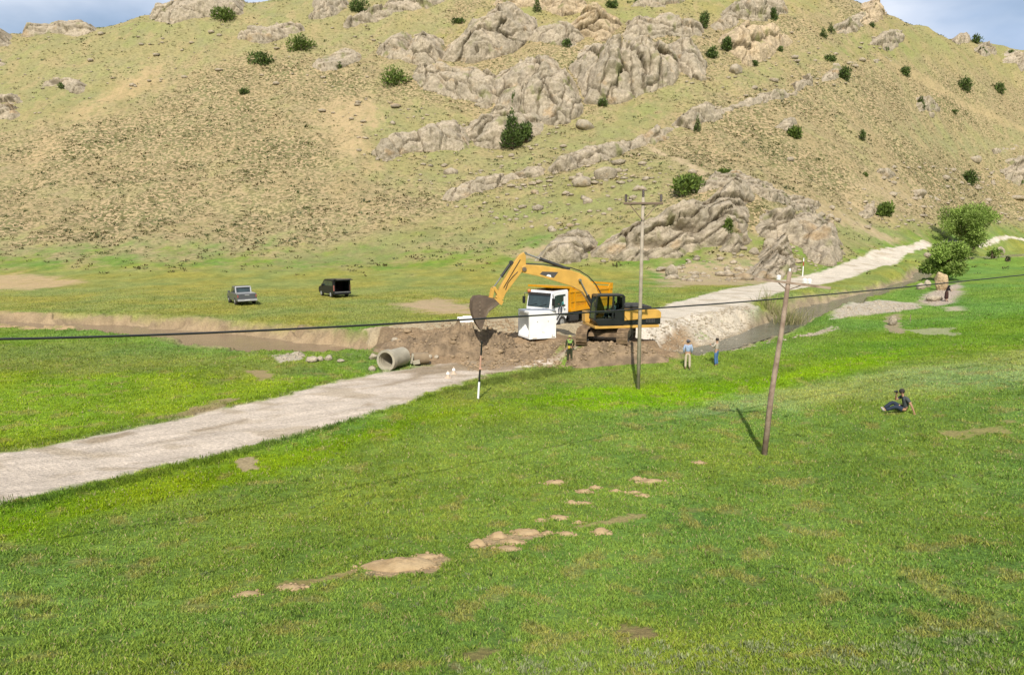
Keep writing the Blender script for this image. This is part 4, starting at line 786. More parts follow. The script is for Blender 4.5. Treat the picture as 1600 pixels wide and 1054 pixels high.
def juniper(px, py, wpx, hpx, label, i, light=False, cone=False, front=False):
    p = gp(px, py)
    if front: p = Vector(P(px, py, p[1] - 3.0))
    s = F0 / p[1]; a = wpx / s / 2; h = hpx / s * 1.05; root = empty('juniper_bush', p + Vector((0, a * .4, -.1)), 0, label, 'juniper', 'junipers on the hillside')
    rs = random.Random(500 + i); lobes = []
    if cone:
        for k in range(5): t = k / 4; lobes.append((0, 0, h * (.16 + .62 * t), a * (1 - .75 * t), a * (1 - .75 * t), h * .22))
    else:
        nl = 4 + int(wpx / 9)
        for k in range(nl):
            t = rs.uniform(0, 6.28); r = rs.uniform(.1, .62) * (k > 0); rx = a * rs.uniform(.34, .55); rz = h * rs.uniform(.30, .46)
            lobes.append((math.cos(t) * r * a, math.sin(t) * r * a * .8, min(rz + h * rs.uniform(0, .25), h - rz) + h * .1 * (k == 0), rx, rx * .9, rz))
        lobes.append((0, 0, h * .45, a * .6, a * .55, h * .5))
    n = int(min(1500, 260 + wpx * hpx * .9)); leaf = max(.30, min(.62, a * .26))
    link('crown', crown_mesh('crown', lobes, n, leaf, JL if light else JC, 600 + i, .75, thin=.42), M_LEAF, root)
    bm = bmesh.new(); tube(bm, [(0, 0, -.4), (.05, 0, h * .25), (.02 * a, 0, h * .6)], [a * .10 + .05, a * .07 + .04, .03], 7)
    for k in range(3): t = rs.uniform(0, 6.28); tube(bm, [(0, 0, h * .12), (math.cos(t) * a * .4, math.sin(t) * a * .4, h * .45)], [.06 + a * .02, .02], 5)
    bobj('trunk', bm, M_BARK, root)
for i, (px, py, ww, hh, lb, fl) in enumerate([
    (342,35,54,25,'large wide juniper on the left skyline in front of the pale ridge','l'),
    (558,22,38,24,'dark juniper by the top edge between two pale rock bands',''),
    (468,83,46,28,'upper right one of two big junipers above the scrub slope','l'),
    (405,105,42,24,'lower left one of two big junipers above the scrub slope',''),
    (379,149,21,12,'small juniper alone on the scrub slope under the two big ones',''),
    (94,140,15,11,'tiny juniper between two grey rocks on the left slope',''),
    (528,109,14,13,'tiny juniper at the right end of the flat rock sheet',''),
    (617,140,66,36,'big round juniper left of the main cliff','l'),
    (800,228,40,56,'conical juniper standing at the foot of the main cliff','cf'),
    (822,218,32,28,'dense low juniper leaning against the conical one below the main cliff','f'),
    (1078,308,72,36,'broad bushy juniper on top of the layered outcrop','l'),
    (1139,370,26,30,'green juniper growing in a cleft of the layered outcrop','lf'),
    (887,76,22,15,'small juniper on the grass shelf between upper and main cliff',''),
    (839,20,16,26,'upright little juniper at the top edge beside the crumbling ledges','c'),
    (941,168,20,15,'small juniper in the corner under the fluted cliff',''),
    (716,38,26,10,'flat juniper tucked above the cave rock',''),
    (803,166,14,22,'thin juniper growing on the buttress face','f'),
    (1101,46,22,28,'tall oval juniper right of the grey rock shelf',''),
    (1112,92,28,18,'juniper right beside the leaning slab of the main cliff',''),
    (1138,82,28,24,'juniper to the left of the stained rock face',''),
    (1090,206,13,26,'slim conical juniper on the thin rock rib','c'),
    (1130,273,34,9,'low yellowish shrub strip on the crest of the layered outcrop','l'),
    (1178,104,22,11,'small juniper under the stained rock face',''),
    (1220,82,16,10,'small juniper at the right foot of the stained rock face',''),
    (1209,33,24,20,'juniper on the blocky rocks near the top edge, right one',''),
    (1176,30,14,32,'upright juniper on the blocky rocks near the top edge, left one','c'),
    (1287,60,15,18,'lower left of two little junipers below the orange prow','c'),
    (1299,53,14,18,'upper right of two little junipers below the orange prow','c'),
    (1297,97,28,12,'flat juniper left above the rounded rock block',''),
    (1322,128,24,24,'round juniper touching the right side of the rounded rock block',''),
    (1363,43,14,8,'tiny juniper at the foot of the orange prow',''),
    (1383,80,14,7,'tiny juniper under the slanted boulder',''),
    (1242,218,30,21,'juniper beneath the pale rock patch on the right slope','l'),
    (1349,222,16,19,'lone small juniper in the middle of the scrub on the right slope',''),
    (1416,122,27,20,'juniper alone on the upper right slope',''),
    (1440,170,17,21,'small upright juniper held between the pair of grey boulders','c'),
    (1508,147,34,26,'two lobed juniper on the right slope below the skyline',''),
    (1563,149,31,20,'juniper nearest the right edge on the upper slope',''),
    (1491,178,14,7,'very small flat juniper under the two lobed one',''),
    (1527,70,20,16,'round juniper standing out against the sky on the right',''),
    (1535,86,20,13,'juniper just below the one against the sky',''),
    (1581,84,12,6,'tiny juniper on the far right grass by the stepped bluff',''),
    (1517,291,34,25,'rounded juniper left of the large bluff above the trees',''),
    (1384,340,34,25,'bushy light juniper at the foot of the right slope','l'),
    (1594,290,20,12,'small juniper in front of the large bluff at the right edge',''),
    (955,14,30,13,'juniper at the top edge right of the crumbling ledges',''),
    (1000,8,50,10,'row like juniper along the top edge of the photo',''),
    (1053,52,12,12,'small juniper on the grey rock shelf',''),
    (1354,277,10,9,'small green bush below the middle of the right slope','l'),
    (5,66,14,8,'dark juniper at the left edge of the photo by the brown knob','')]):
    juniper(px, py, ww, hh, lb, i, 'l' in fl, 'c' in fl, 'f' in fl)
# willows by the stream
def willow(px, py, wpx, hpx, label, seed, cols, n, nm='willow_tree', cat='tree', leaf=.5, stems=3):
    p = gp(px, py); s = F0 / p[1]; a = wpx / s / 2; h = hpx / s; root = empty(nm, p, 0, label, cat); rs = random.Random(seed); lobes = []
    for k in range(24):
        t = rs.uniform(0, 6.28); r = rs.uniform(.10, .66); q = rs.uniform(.24, .82); rx = a * rs.uniform(.20, .34) ; k2 = math.sqrt(max(.1, 1 - ((q - .45) / .62) ** 2))
        lobes.append((math.cos(t) * r * a * k2, math.sin(t) * r * a * k2, h * q, rx, rx, h * rs.uniform(.13, .22)))
    link('crown', crown_mesh('crown', lobes, n, leaf, cols, seed, .2, thin=.35, inner=.1, vary=.35), M_LEAF, root)
    bm = bmesh.new()
    for k in range(stems):
        t = k * 6.28 / stems + .5; dx, dy = math.cos(t), math.sin(t)
        tube(bm, [(dx * .1, dy * .1, -.3), (dx * .5, dy * .5, h * .25), (dx * a * .35, dy * a * .35, h * .6), (dx * a * .5, dy * a * .5, h * .8)], [.22, .16, .09, .03], 8)
        tube(bm, [(dx * .5, dy * .5, h * .25), (-dy * a * .4, dx * a * .4, h * .55)], [.1, .03], 6)
    bobj('trunk', bm, M_BARK, root)
WC = [alb(164, 192, 92), alb(148, 176, 78), alb(180, 202, 106)]
willow(1508,394,116,74,'round green willow standing behind the stream where the road narrows', 701, WC, 14000, leaf=.5)
willow(1476,437,94,60,'bushy willow at the bend of the stream in front of the round one', 702, WC, 9500, nm='willow_bush', cat='bush', leaf=.42, stems=5)
willow(1521,388,22,30,'dark narrow bush in front of the round willow', 703, [alb(70, 96, 52) * .8, alb(62, 84, 48) * .8], 900, nm='bush', cat='bush', leaf=.5, stems=2)
willow(1552,404,30,18,'small pale green bush at the stream right of the willows', 704, WC, 500, nm='bush', cat='bush', leaf=.5, stems=2)
willow(1575,408,12,8,'tiny dark bush beside the pale rock right of the willows', 706, [alb(80, 100, 54) * .8], 200, nm='bush', cat='bush', leaf=.4, stems=2)
# dry reeds on the stream bank
def reeds(px, py, wpx, hpx, n, label, seed):
    p = gp(px, py); s = F0 / p[1]; a = wpx / s / 2; h = hpx / s; rs = np.random.RandomState(seed)
    bx, by = rs.normal(size=(2, n)) * a * .45; hh = h * rs.uniform(.35, 1.0, n); lean = rs.normal(size=(n, 2)) * h * .30 + np.c_[bx, by] * .35; wd = .022
    zz = Hf(bx + p[0], by + p[1]) - p[2] - .05; ang = rs.uniform(0, 6.28, n); sdv = np.c_[np.cos(ang), np.sin(ang), 0 * ang] * wd; b = np.c_[bx, by, zz]; m_ = b + np.c_[lean * .35, hh * .6]; t = b + np.c_[lean, hh]
    V = np.stack([b - sdv, b + sdv, m_ + sdv * .8, t, m_ - sdv * .8], 1).reshape(-1, 3); i = np.arange(n) * 5; F = np.concatenate([np.c_[i, i + 1, i + 2, i + 4]]); F2 = np.c_[i + 4, i + 2, i + 3, i + 3]
    F = np.concatenate([np.c_[i, i + 1, i + 2], np.c_[i, i + 2, i + 4], np.c_[i + 4, i + 2, i + 3]]); me = npmesh('reed_clump', V, F)
    c = np.where((rs.uniform(size=n) < .55)[:, None], alb(214, 200, 150)[None], alb(166, 172, 96)[None]) * rs.uniform(.6, 1.1, n)[:, None]; pcol(me, 'lc', np.concatenate([c, c, c]), 'FACE')
    o = link('reed_clump', me, M_LEAF); o.location = p; tag(o, label, 'reeds')
reeds(1232, 506, 56, 34, 300, 'dry reeds sprouting on the stream bank beside the leaning pole', 801)
reeds(1205, 488, 40, 28, 200, 'lower reeds on the road side bank behind the leaning pole', 802)
# ------------------------------------------------------------------ built objects: helpers
def bx(bm, c, s, rot=None, bev=0.0):
    M = Matrix.Translation(Vector(c)) @ (rot.to_matrix().to_4x4() if rot else Matrix()) @ Matrix.Diagonal((*s, 1))
    r = bmesh.ops.create_cube(bm, size=1, matrix=M)
    if bev: bmesh.ops.bevel(bm, geom=list({e for v in r['verts'] for e in v.link_edges}), offset=bev, segments=2, affect='EDGES', profile=.6)
def cyl(bm, p0, p1, r0, r1=None, seg=16, caps=True):
    p0, p1 = Vector(p0), Vector(p1); r1 = r0 if r1 is None else r1; d = p1 - p0
    M = Matrix.Translation((p0 + p1) / 2) @ d.to_track_quat('Z', 'Y').to_matrix().to_4x4()
    bmesh.ops.create_cone(bm, cap_ends=caps, segments=seg, radius1=r0, radius2=r1, depth=d.length, matrix=M)
def prism(bm, poly, y0, y1, bev=0.0, axis='y'):
    """side outline poly of (x, z) extruded across from y0 to y1"""
    f = (lambda a, b, t: (a, t, b)) if axis == 'y' else (lambda a, b, t: (t, a, b))
    A_ = [bm.verts.new(f(a, b, y0)) for a, b in poly]; B_ = [bm.verts.new(f(a, b, y1)) for a, b in poly]; n = len(poly)
    fs = [bm.faces.new(A_[::-1]), bm.faces.new(B_)] + [bm.faces.new((A_[i], A_[(i + 1) % n], B_[(i + 1) % n], B_[i])) for i in range(n)]
    bmesh.ops.recalc_face_normals(bm, faces=fs)
    if bev: bmesh.ops.bevel(bm, geom=list({e for ff in fs[:2] for e in ff.edges}), offset=bev, segments=2, affect='EDGES', profile=.6)
def ball(bm, c, s, sub=2, rot=None):
    M = Matrix.Translation(Vector(c)) @ (rot.to_matrix().to_4x4() if rot else Matrix()) @ Matrix.Diagonal((*s, 1)); bmesh.ops.create_icosphere(bm, subdivisions=sub, radius=1, matrix=M)
def part(name, m, parent, fn, smooth=False):
    bm = bmesh.new(); fn(bm); return bobj(name, bm, m, parent, smooth)
def wheel(parent, x, y, r, w, hub=.55, rimcol=None, name='wheel'):
    t = part(name, M_TYRE, parent, lambda b: (cyl(b, (x, y - w / 2, r), (x, y + w / 2, r), r, seg=28), bmesh.ops.bevel(b, geom=[e for e in b.edges if e.calc_length() < r * .5 and abs(abs(e.verts[0].co.y - y) - abs(e.verts[1].co.y - y)) < 1e-4], offset=w * .12, segments=2, affect='EDGES')))
    s = 1 if y > 0 else -1
    part('rim', rimcol or M_RIM, t, lambda b: (cyl(b, (x, y + s * (w / 2 - .02), r), (x, y + s * (w / 2 + .012), r), r * hub, r * hub * .8, 20), cyl(b, (x, y + s * w / 2, r), (x, y + s * (w / 2 + .05), r), r * .18, r * .14, 12), [cyl(b, (x + math.cos(k * 1.047) * r * .32, y + s * w / 2, r + math.sin(k * 1.047) * r * .32), (x + math.cos(k * 1.047) * r * .32, y + s * (w / 2 + .03), r + math.sin(k * 1.047) * r * .32), r * .05, seg=6) for k in range(6)]))
    return t
def A_(*c): return tuple(alb(*c))
M_TYRE = mat('tyre', A_(70, 66, 60), .85, var=.3, vscale=5, bump=.01, bscale=20); M_RIM = mat('rim', A_(205, 205, 200), .4, .3, var=.3, vscale=4)
M_EXY = mat('excavator_yellow', A_(250, 196, 98), .42, var=.16, vscale=2.2, spec=.4); M_EXD = mat('excavator_dark', A_(62, 62, 62), .5, var=.3, vscale=3)
M_BLACK = mat('black_paint', A_(44, 46, 48), .35, var=.2, vscale=2); M_GLASS = mat('cab_glass', (.03, .05, .05), .08, spec=.8, var=.4, vscale=2)
M_GLASSC = mat('clear_glass', (.50, .66, .62), .04, trans=1.0); M_GLASSC.node_tree.nodes['Principled BSDF'].inputs['IOR'].default_value = 1.05
M_STEEL = mat('worn_steel', A_(150, 132, 112), .6, .15, var=.35, vscale=3, bump=.01, bscale=12); M_BUCK = mat('bucket_steel', A_(128, 108, 90), .7, .1, var=.35, vscale=2.5, bump=.015, bscale=9)
M_CHROME = mat('cylinder_rod', A_(200, 200, 196), .25, .7); M_TRK = mat('muddy_track', A_(170, 142, 108), .85, col2=A_(120, 98, 74), vscale=3, bump=.015, bscale=15)
M_DEC = mat('decal_grey', A_(92, 88, 86), .5); M_WHITE = mat('white_paint', (.78, .78, .78), .35, var=.08, vscale=1.5); M_TIP = mat('tipper_yellow', A_(252, 178, 20), .4, var=.14, vscale=1.6)
M_TIPS = mat('tipper_lettering', A_(214, 120, 20), .5); M_INT = mat('dark_interior', A_(60, 62, 60), .8); M_ORL = mat('orange_beacon', A_(226, 140, 70), .3); M_SEAT = mat('seat_cloth', A_(70, 70, 72), .9)

# ------------------------------------------------------------------ people
def skinmesh(name, comps, m, parent, sub=1):
    me = bpy.data.meshes.new(name); o = bpy.data.objects.new(name, me); C.objects.link(o); vs_, es, rad, roots = [], [], [], []
    for verts, edges in comps:
        b = len(vs_); roots.append(b); vs_ += [v[0] for v in verts]; rad += [v[1] for v in verts]; es += [(a + b, c + b) for a, c in edges]
    me.from_pydata([tuple(v) for v in vs_], es, []); md = o.modifiers.new('s', 'SKIN'); md.branch_smoothing = .6
    sv = me.skin_vertices[0].data
    for i, r in enumerate(rad): sv[i].radius = r if isinstance(r, tuple) else (r, r); sv[i].use_root = i in roots
    ss = o.modifiers.new('u', 'SUBSURF'); ss.levels = sub; ss.render_levels = sub
    bpy.context.view_layer.update(); dg = bpy.context.evaluated_depsgraph_get(); m2 = bpy.data.meshes.new_from_object(o.evaluated_get(dg)); bpy.data.objects.remove(o)
    return link(name, m2, m, parent, True)
M_SKIN = mat('skin', A_(206, 160, 128), .6, spec=.3); M_HAIR = mat('dark_hair', A_(52, 42, 36), .8); M_SHOE = mat('shoe', A_(70, 60, 52), .7); M_SHOEL = mat('light_shoe', A_(200, 190, 176), .7)
def cloth(name, *c): return mat(name, A_(*c), .9, var=.14, vscale=9, spec=.15, bump=.01, bscale=14)
STAND = dict(pel=(0, 0, .96), wai=(0, .01, 1.10), che=(0, .0, 1.30), nek=(0, -.01, 1.46), hed=(0, .01, 1.56), top=(0, .0, 1.68), shR=(.175, 0, 1.42), shL=(-.175, 0, 1.42), elR=(.235, -.02, 1.14), elL=(-.235, -.02, 1.14), wrR=(.245, .05, .90), wrL=(-.245, .05, .90), hR=(.25, .07, .80), hL=(-.25, .07, .80),
             hpR=(.095, 0, .92), hpL=(-.095, 0, .92), knR=(.11, .02, .50), knL=(-.11, .02, .50), anR=(.12, -.02, .09), anL=(-.12, -.02, .09), toR=(.135, .13, .04), toL=(-.135, .13, .04))
def person(loc, rz, label, pose, shirt, pants, sleeves='long', hair=None, hat=None, shoe=None, scale=1.0, skirt=None, vest=None, group=None, hairlong=False):
    J = {k: Vector(v) for k, v in {**STAND, **pose}.items()}; root = empty('person', loc, rz, label, 'person', group); root.scale = (scale,) * 3
    up_ = (J['top'] - J['nek']).normalized(); fr = Vector(pose.get('face', (0, 1, 0))).normalized(); fr = (fr - up_ * fr.dot(up_)).normalized(); sid = fr.cross(up_)
    v = [(J['pel'], (.15, .11)), (J['wai'], (.135, .10)), (J['che'], (.165, .11)), (J['nek'] - up_ * .03, .06), (J['nek'] + up_ * .035, .053), (J['hed'] - up_ * .01, .073), (J['hed'] + up_ * .05, .086), (J['top'] - up_ * .03, .07)]
    e = [(0, 1), (1, 2), (2, 3), (3, 4), (4, 5), (5, 6), (6, 7)]
    comps = []
    for s in 'RL':
        b = len(v); v += [(J['sh' + s], .062), (J['el' + s], .042), (J['wr' + s], .028), (J['h' + s], (.036, .020))]; e += [(2, b), (b, b + 1), (b + 1, b + 2), (b + 2, b + 3)]
        b = len(v); v += [(J['hp' + s], .088), (J['kn' + s], .058), (J['an' + s], .038), ((J['an' + s] + J['to' + s]) / 2 - Vector((0, 0, .01)), .036), (J['to' + s], .030)]; e += [(0, b), (b, b + 1), (b + 1, b + 2), (b + 2, b + 3), (b + 3, b + 4)]
        # five fingers on each hand, unequal and gently curled
        hd = (J['h' + s] - J['wr' + s]).normalized(); ac = hd.cross(fr); ac = ac.normalized() if ac.length > .05 else Vector((1, 0, 0)); cu = hd.cross(ac)
        fwd_ = fr if abs(hd.dot(fr)) < .8 else Vector((0, 0, 1)); wid = (fwd_ - hd * fwd_.dot(hd)).normalized(); inn = hd.cross(wid) * (1 if s == 'R' else -1)
        for k, (off, ln) in enumerate(((.026, .072), (.009, .080), (-.009, .074), (-.026, .058))):
            p0 = J['h' + s] + wid * off; comps.append(([(p0, .010), (p0 + hd * ln * .5 + inn * .006, .009), (p0 + hd * ln * .85 + inn * .024, .008)], [(0, 1), (1, 2)]))
        p0 = J['wr' + s] + hd * .035 + wid * .02; comps.append(([(p0, .012), (p0 + wid * .035 + hd * .03, .011), (p0 + wid * .042 + hd * .065 + inn * .01, .009)], [(0, 1), (1, 2)]))
    nose = J['hed'] + fr * .078 + up_ * .012; comps.append(([(nose + up_ * .03, .010), (nose + fr * .018, .013)], [(0, 1)]))
    for q in (-1, 1): comps.append(([(J['hed'] + sid * q * .078 + up_ * .0, .012), (J['hed'] + sid * q * .086 + up_ * .035, .012)], [(0, 1)]))
    comps.append(([(J['hed'] + fr * .072 - up_ * .032 + sid * .02, .010), (J['hed'] + fr * .072 - up_ * .032 - sid * .02, .010)], [(0, 1)]))
    body = skinmesh('body', [(v, e)] + comps, M_SKIN, root)
    for q in (-1, 1): part('eye', M_BLACK, root, lambda b: ball(b, J['hed'] + fr * .078 + up_ * .032 + sid * q * .03, (.011,) * 3, 1), True)
    sv = [(J['pel'] + (J['wai'] - J['pel']) * .1, (.175, .135)), (J['wai'], (.16, .125)), (J['che'], (.185, .128)), (J['nek'] - up_ * .035, .078)]; se = [(0, 1), (1, 2), (2, 3)]
    for s in 'RL':
        b = len(sv); sv += [(J['sh' + s], .078), (J['el' + s] if sleeves == 'long' else J['sh' + s].lerp(J['el' + s], .75), .056)]; se += [(2, b), (b, b + 1)]
        if sleeves == 'long': sv += [(J['el' + s].lerp(J['wr' + s], .92), .040)]; se += [(b + 1, b + 2)]
    skinmesh('shirt', [(sv, se)], shirt, root)
    if vest: skinmesh('safety_vest', [([(J['wai'].lerp(J['che'], .35), (.182, .142)), (J['che'], (.200, .145)), (J['nek'] - up_ * .05, (.12, .10))], [(0, 1), (1, 2)]), ([(J['che'], .10), (J['shR'] + Vector((0, 0, .01)), .088)], [(0, 1)]), ([(J['che'], .10), (J['shL'] + Vector((0, 0, .01)), .088)], [(0, 1)])], vest, root)
    if skirt: skinmesh('skirt', [([(J['wai'], (.15, .12)), (J['pel'], (.19, .16)), (J['knR'].lerp(J['knL'], .5), (.21, .19)), (J['anR'].lerp(J['anL'], .5) + Vector((0, 0, .14)), (.23, .21))], [(0, 1), (1, 2), (2, 3)])], skirt, root)
    else:
        tv = [(J['wai'].lerp(J['pel'], .6), (.165, .125)), (J['pel'], (.17, .13))]; te = [(0, 1)]
        for s in 'RL': b = len(tv); tv += [(J['hp' + s], .108), (J['kn' + s], .078), (J['kn' + s].lerp(J['an' + s], .95), .064)]; te += [(1, b), (b, b + 1), (b + 1, b + 2)]
        skinmesh('trousers', [(tv, te)], pants, root)
    for s in 'RL': skinmesh('shoe', [([(J['an' + s] - Vector((0, 0, .01)), .052), ((J['an' + s] + J['to' + s]) / 2 - Vector((0, 0, .01)), .048), (J['to' + s], .042)], [(0, 1), (1, 2)])], shoe or M_SHOE, root)
    hc = J['hed'] + up_ * .055 - fr * .018
    if hat:
        part('hat', hat, root, lambda b: (ball(b, hc + up_ * .02, (.115, .115, .10), 2), cyl(b, hc + up_ * .0, hc + up_ * .012, .16, .15, 20)), True)
    else:
        def hb(b):
            ball(b, hc, (.098, .104, .098), 2)
            if hairlong: ball(b, hc - up_ * .10 - fr * .05, (.10, .08, .15), 2); ball(b, hc - up_ * .22 - fr * .03, (.14, .10, .10), 2)
        part('headscarf' if hairlong else 'hair', hair or M_HAIR, root, hb, True)
    return root
def at(px, py): return gp(px, py)
W_ = math.atan2
c_hv = cloth('hi_vis_green', 170, 210, 110); c_dk = cloth('dark_green_workwear', 74, 78, 56); c_bl = cloth('light_blue_shirt', 190, 210, 240); c_bg = cloth('beige_trousers', 232, 216, 186); c_ws = cloth('cream_shirt', 226, 212, 194)
c_jn = cloth('blue_jeans', 96, 136, 186); c_gt = cloth('grey_t_shirt', 98, 104, 104); c_nv = cloth('navy_trousers', 62, 72, 88); c_bk = cloth('black_coat', 44, 42, 46); c_br = cloth('dark_brown_skirt', 86, 62, 56); c_tl = cloth('teal_shirt', 70, 160, 160); c_wh = cloth('white_shirt', 226, 230, 232); c_gr = cloth('grey_cap', 110, 112, 120)
pr = person(at(890, 566), R(4), 'person in a pale green safety vest and dark workwear watching the digging from behind', dict(wrR=(.20, .12, .96), hR=(.19, .17, .90), elR=(.26, -.02, 1.16)), c_dk, c_dk, hat=cloth('yellow_helmet', 206, 196, 130), vest=c_hv, scale=.96)
part('pouch', cloth('yellow_pouch', 236, 206, 70), pr, lambda b: bx(b, (-.06, -.145, .98), (.13, .05, .17), bev=.015))
person(at(1074, 577), R(-8), 'person in a light blue shirt and beige trousers standing at the edge of the stream', dict(wrR=(.20, .10, .94), hR=(.17, .16, .90), wrL=(-.20, .10, .94), hL=(-.17, .16, .90)), c_bl, c_bg, hat=c_gr, shoe=M_SHOE, scale=1.0)
person(at(1119, 572), R(48), 'person in a cream shirt and blue jeans with one hand raised beside the stream', dict(elL=(-.24, .10, 1.18), wrL=(-.17, .30, 1.26), hL=(-.13, .36, 1.32), elR=(.24, .06, 1.16), wrR=(.16, .26, 1.10), hR=(.12, .33, 1.10), knR=(.11, .05, .50)), c_ws, c_jn, scale=.97)
pw_ = at(1478, 471)
person(pw_, R(-80), 'person in a dark coat and brown skirt beside the tall pale boulder at the stream', dict(che=(0, .10, 1.26), nek=(0, .18, 1.40), hed=(0, .24, 1.48), top=(0, .28, 1.59), shR=(.16, .13, 1.36), shL=(-.16, .13, 1.36), elR=(.2, .2, 1.10), wrR=(.14, .38, 1.12), hR=(.12, .46, 1.16), elL=(-.2, .22, 1.12), wrL=(-.12, .40, 1.16), hL=(-.1, .47, 1.2)), c_bk, c_bk, hair=c_bk, hairlong=True, skirt=c_br, scale=.97)
SIT = dict(pel=(0, 0, .12), wai=(0, -.05, .25), che=(0, -.08, .46), nek=(0, -.05, .63), hed=(0, -.02, .73), top=(0, -.03, .85), shR=(.17, -.08, .57), shL=(-.17, -.08, .57), hpR=(.10, .04, .12), hpL=(-.10, .04, .12),
           elR=(.22, .12, .44), wrR=(.10, .18, .66), hR=(.05, .17, .73), elL=(-.24, .10, .42), wrL=(-.10, .19, .66), hL=(-.05, .17, .73), knR=(.16, .44, .34), anR=(.14, .80, .09), toR=(.15, .90, .16), knL=(-.15, .40, .26), anL=(-.10, .78, .08), toL=(-.09, .88, .15))
pc_ = at(1414, 644)
ps = person(pc_, R(80), 'person in a grey t-shirt sitting on the meadow and holding a camera to the face', dict(SIT, wai=(0, -.01, .28), che=(0, .05, .48), nek=(0, .12, .64), hed=(0, .17, .73), top=(0, .15, .86), shR=(.17, .06, .58), shL=(-.17, .04, .58), elR=(.18, .30, .42), wrR=(.05, .32, .62), hR=(.02, .31, .70), elL=(-.27, -.10, .34), wrL=(-.30, -.20, .10), hL=(-.31, -.22, .04), knR=(.16, .40, .34), knL=(-.16, .40, .24), anR=(.12, .70, .08), anL=(-.10, .72, .07), toR=(.13, .80, .14), toL=(-.10, .82, .13)), c_gt, c_nv, sleeves='short', shoe=M_SHOEL, scale=1.12)
cm_ = empty('hand_camera', pc_ + Matrix.Rotation(R(80), 3, 'Z') @ Vector((.01, .33, .76)) * 1.12, R(80), 'small black camera held up by the person sitting on the meadow', 'camera')
part('camera_body', M_BLACK, cm_, lambda b: bx(b, (0, 0, 0), (.13, .06, .09), bev=.01)); part('lens', M_BLACK, cm_, lambda b: cyl(b, (0, .02, 0), (0, .10, 0), .035))

# ------------------------------------------------------------------ excavator
E0 = Vector(Q(948, 533, 1.0)); E0.z = 1.0; EB = R(11)
exc = empty('excavator', E0, 0, 'yellow tracked excavator with its black cab towards the viewer digging at the stream crossing', 'excavator')
SX = F0 / E0.y; GY = 527 + 0  # pixels per metre at the machine
gy = H0 / 2 + 0
def L2(px, py):                                # side-view outline: forward and up, in metres
    r = ray(px, py); d = E0.y - .0; x = r[0] * d - E0.x; z = CAMZ + r[2] * d - E0.z; u = -x / math.cos(EB)
    k = 1 - math.sin(EB) * u / E0.y            # forward points stand nearer the camera
    x = r[0] * d * k - E0.x; u = -x / math.cos(EB); return (u, CAMZ + r[2] * d * k - E0.z)
ta = R(16)
def TR(x, y, z): return (x * math.cos(ta) + y * math.sin(ta), -x * math.sin(ta) + y * math.cos(ta), z)
under = empty('undercarriage', (0, 0, 0), -ta); under.parent = exc
def track_out(n=40, L_=4.3, r=.46, zc=.47):
    pts = []; h = L_ / 2 - r
    for k in range(n):
        t = k / n; per = 4 * h + 2 * math.pi * r; s = t * per
        if s < 2 * h: pts.append((-h + s, zc + r))
        elif s < 2 * h + math.pi * r: a = (s - 2 * h) / r; pts.append((h + math.sin(a) * r, zc + math.cos(a) * r))
        elif s < 4 * h + math.pi * r: pts.append((h - (s - 2 * h - math.pi * r), zc - r))
        else: a = (s - 4 * h - math.pi * r) / r; pts.append((-h - math.sin(a) * r, zc - math.cos(a) * r))
    return pts
TO = track_out(46)
for s in (-1, 1):
    def tb(b, s=s):
        x = s * 1.22
        for i, (y, z) in enumerate(TO):
            y2, z2 = TO[(i + 1) % len(TO)]; a = math.atan2(z2 - z, y2 - y); bx(b, (x, (y + y2) / 2, (z + z2) / 2), (.66, math.hypot(y2 - y, z2 - z) * .92, .05), Euler((a, 0, 0)))
            bx(b, (x, (y + y2) / 2 - math.sin(a) * .04, (z + z2) / 2 + math.cos(a) * .04), (.66, .03, .06), Euler((a, 0, 0)))
    t = part('track', M_TRK, under, tb)
    def fr_(b, s=s):
        x = s * 1.22; bx(b, (x, 0, .47), (.34, 3.2, .5), bev=.04)
        for y in (-1.68, 1.68): cyl(b, (x - .2, y, .47), (x + .2, y, .47), .38, seg=20)
        for k in range(6): cyl(b, (x - .22, -1.2 + k * .48, .17), (x + .22, -1.2 + k * .48, .17), .13, seg=12)
    part('track_frame', M_EXD, under, fr_)
def cf(b): bx(b, (0, 0, .62), (1.8, 1.5, .36), bev=.05); bx(b, (0, .9, .55), (2.0, .3, .24)); bx(b, (0, -.9, .55), (2.0, .3, .24)); cyl(b, (0, 0, .75), (0, 0, 1.0), .62, seg=28)
part('centre_frame', M_TRK, under, cf)
upp = empty('upper_structure', (0, 0, 0), math.pi + EB); upp.parent = exc   # local x = forward, y = operator's right is negative
# with rz = pi + EB, local +x points to world (-cos, -sin) and local +y to (sin, -cos): the cab side, towards the viewer
part('platform', M_EXY, upp, lambda b: bx(b, (-.85, 0, 1.07), (4.1, 2.66, .17), bev=.03))
part('counterweight', M_BLACK, upp, lambda b: prism(b, [(-2.98, 1.17), (-2.1, 1.17), (-2.1, 2.02), (-2.75, 2.02), (-2.98, 1.85)], -1.34, 1.34, .06))
part('side_panel', M_BLACK, upp, lambda b: bx(b, (-1.35, 0, 1.40), (1.5, 2.62, .50), bev=.03))
part('engine_cover', M_EXY, upp, lambda b: prism(b, [(-3.0, 1.56), (-2.4, 1.54), (-1.2, 1.48), (-.66, 1.44), (-.66, 2.12), (-2.4, 2.12), (-2.85, 2.05), (-3.0, 1.9)], -1.36, 1.36, .04))
def hood(b): bx(b, (-1.55, .1, 2.22), (1.5, 1.9, .2), bev=.06); cyl(b, (-1.3, -.6, 2.1), (-1.3, -.6, 2.75), .07); bx(b, (-2.3, .1, 2.18), (.5, 1.6, .12), bev=.03)
part('engine_hood', M_EXD, upp, hood)
part('grille', M_DEC, upp, lambda b: [bx(b, (-2.55 + k * .10, 1.352, 1.43), (.05, .02, .26)) for k in range(6)])
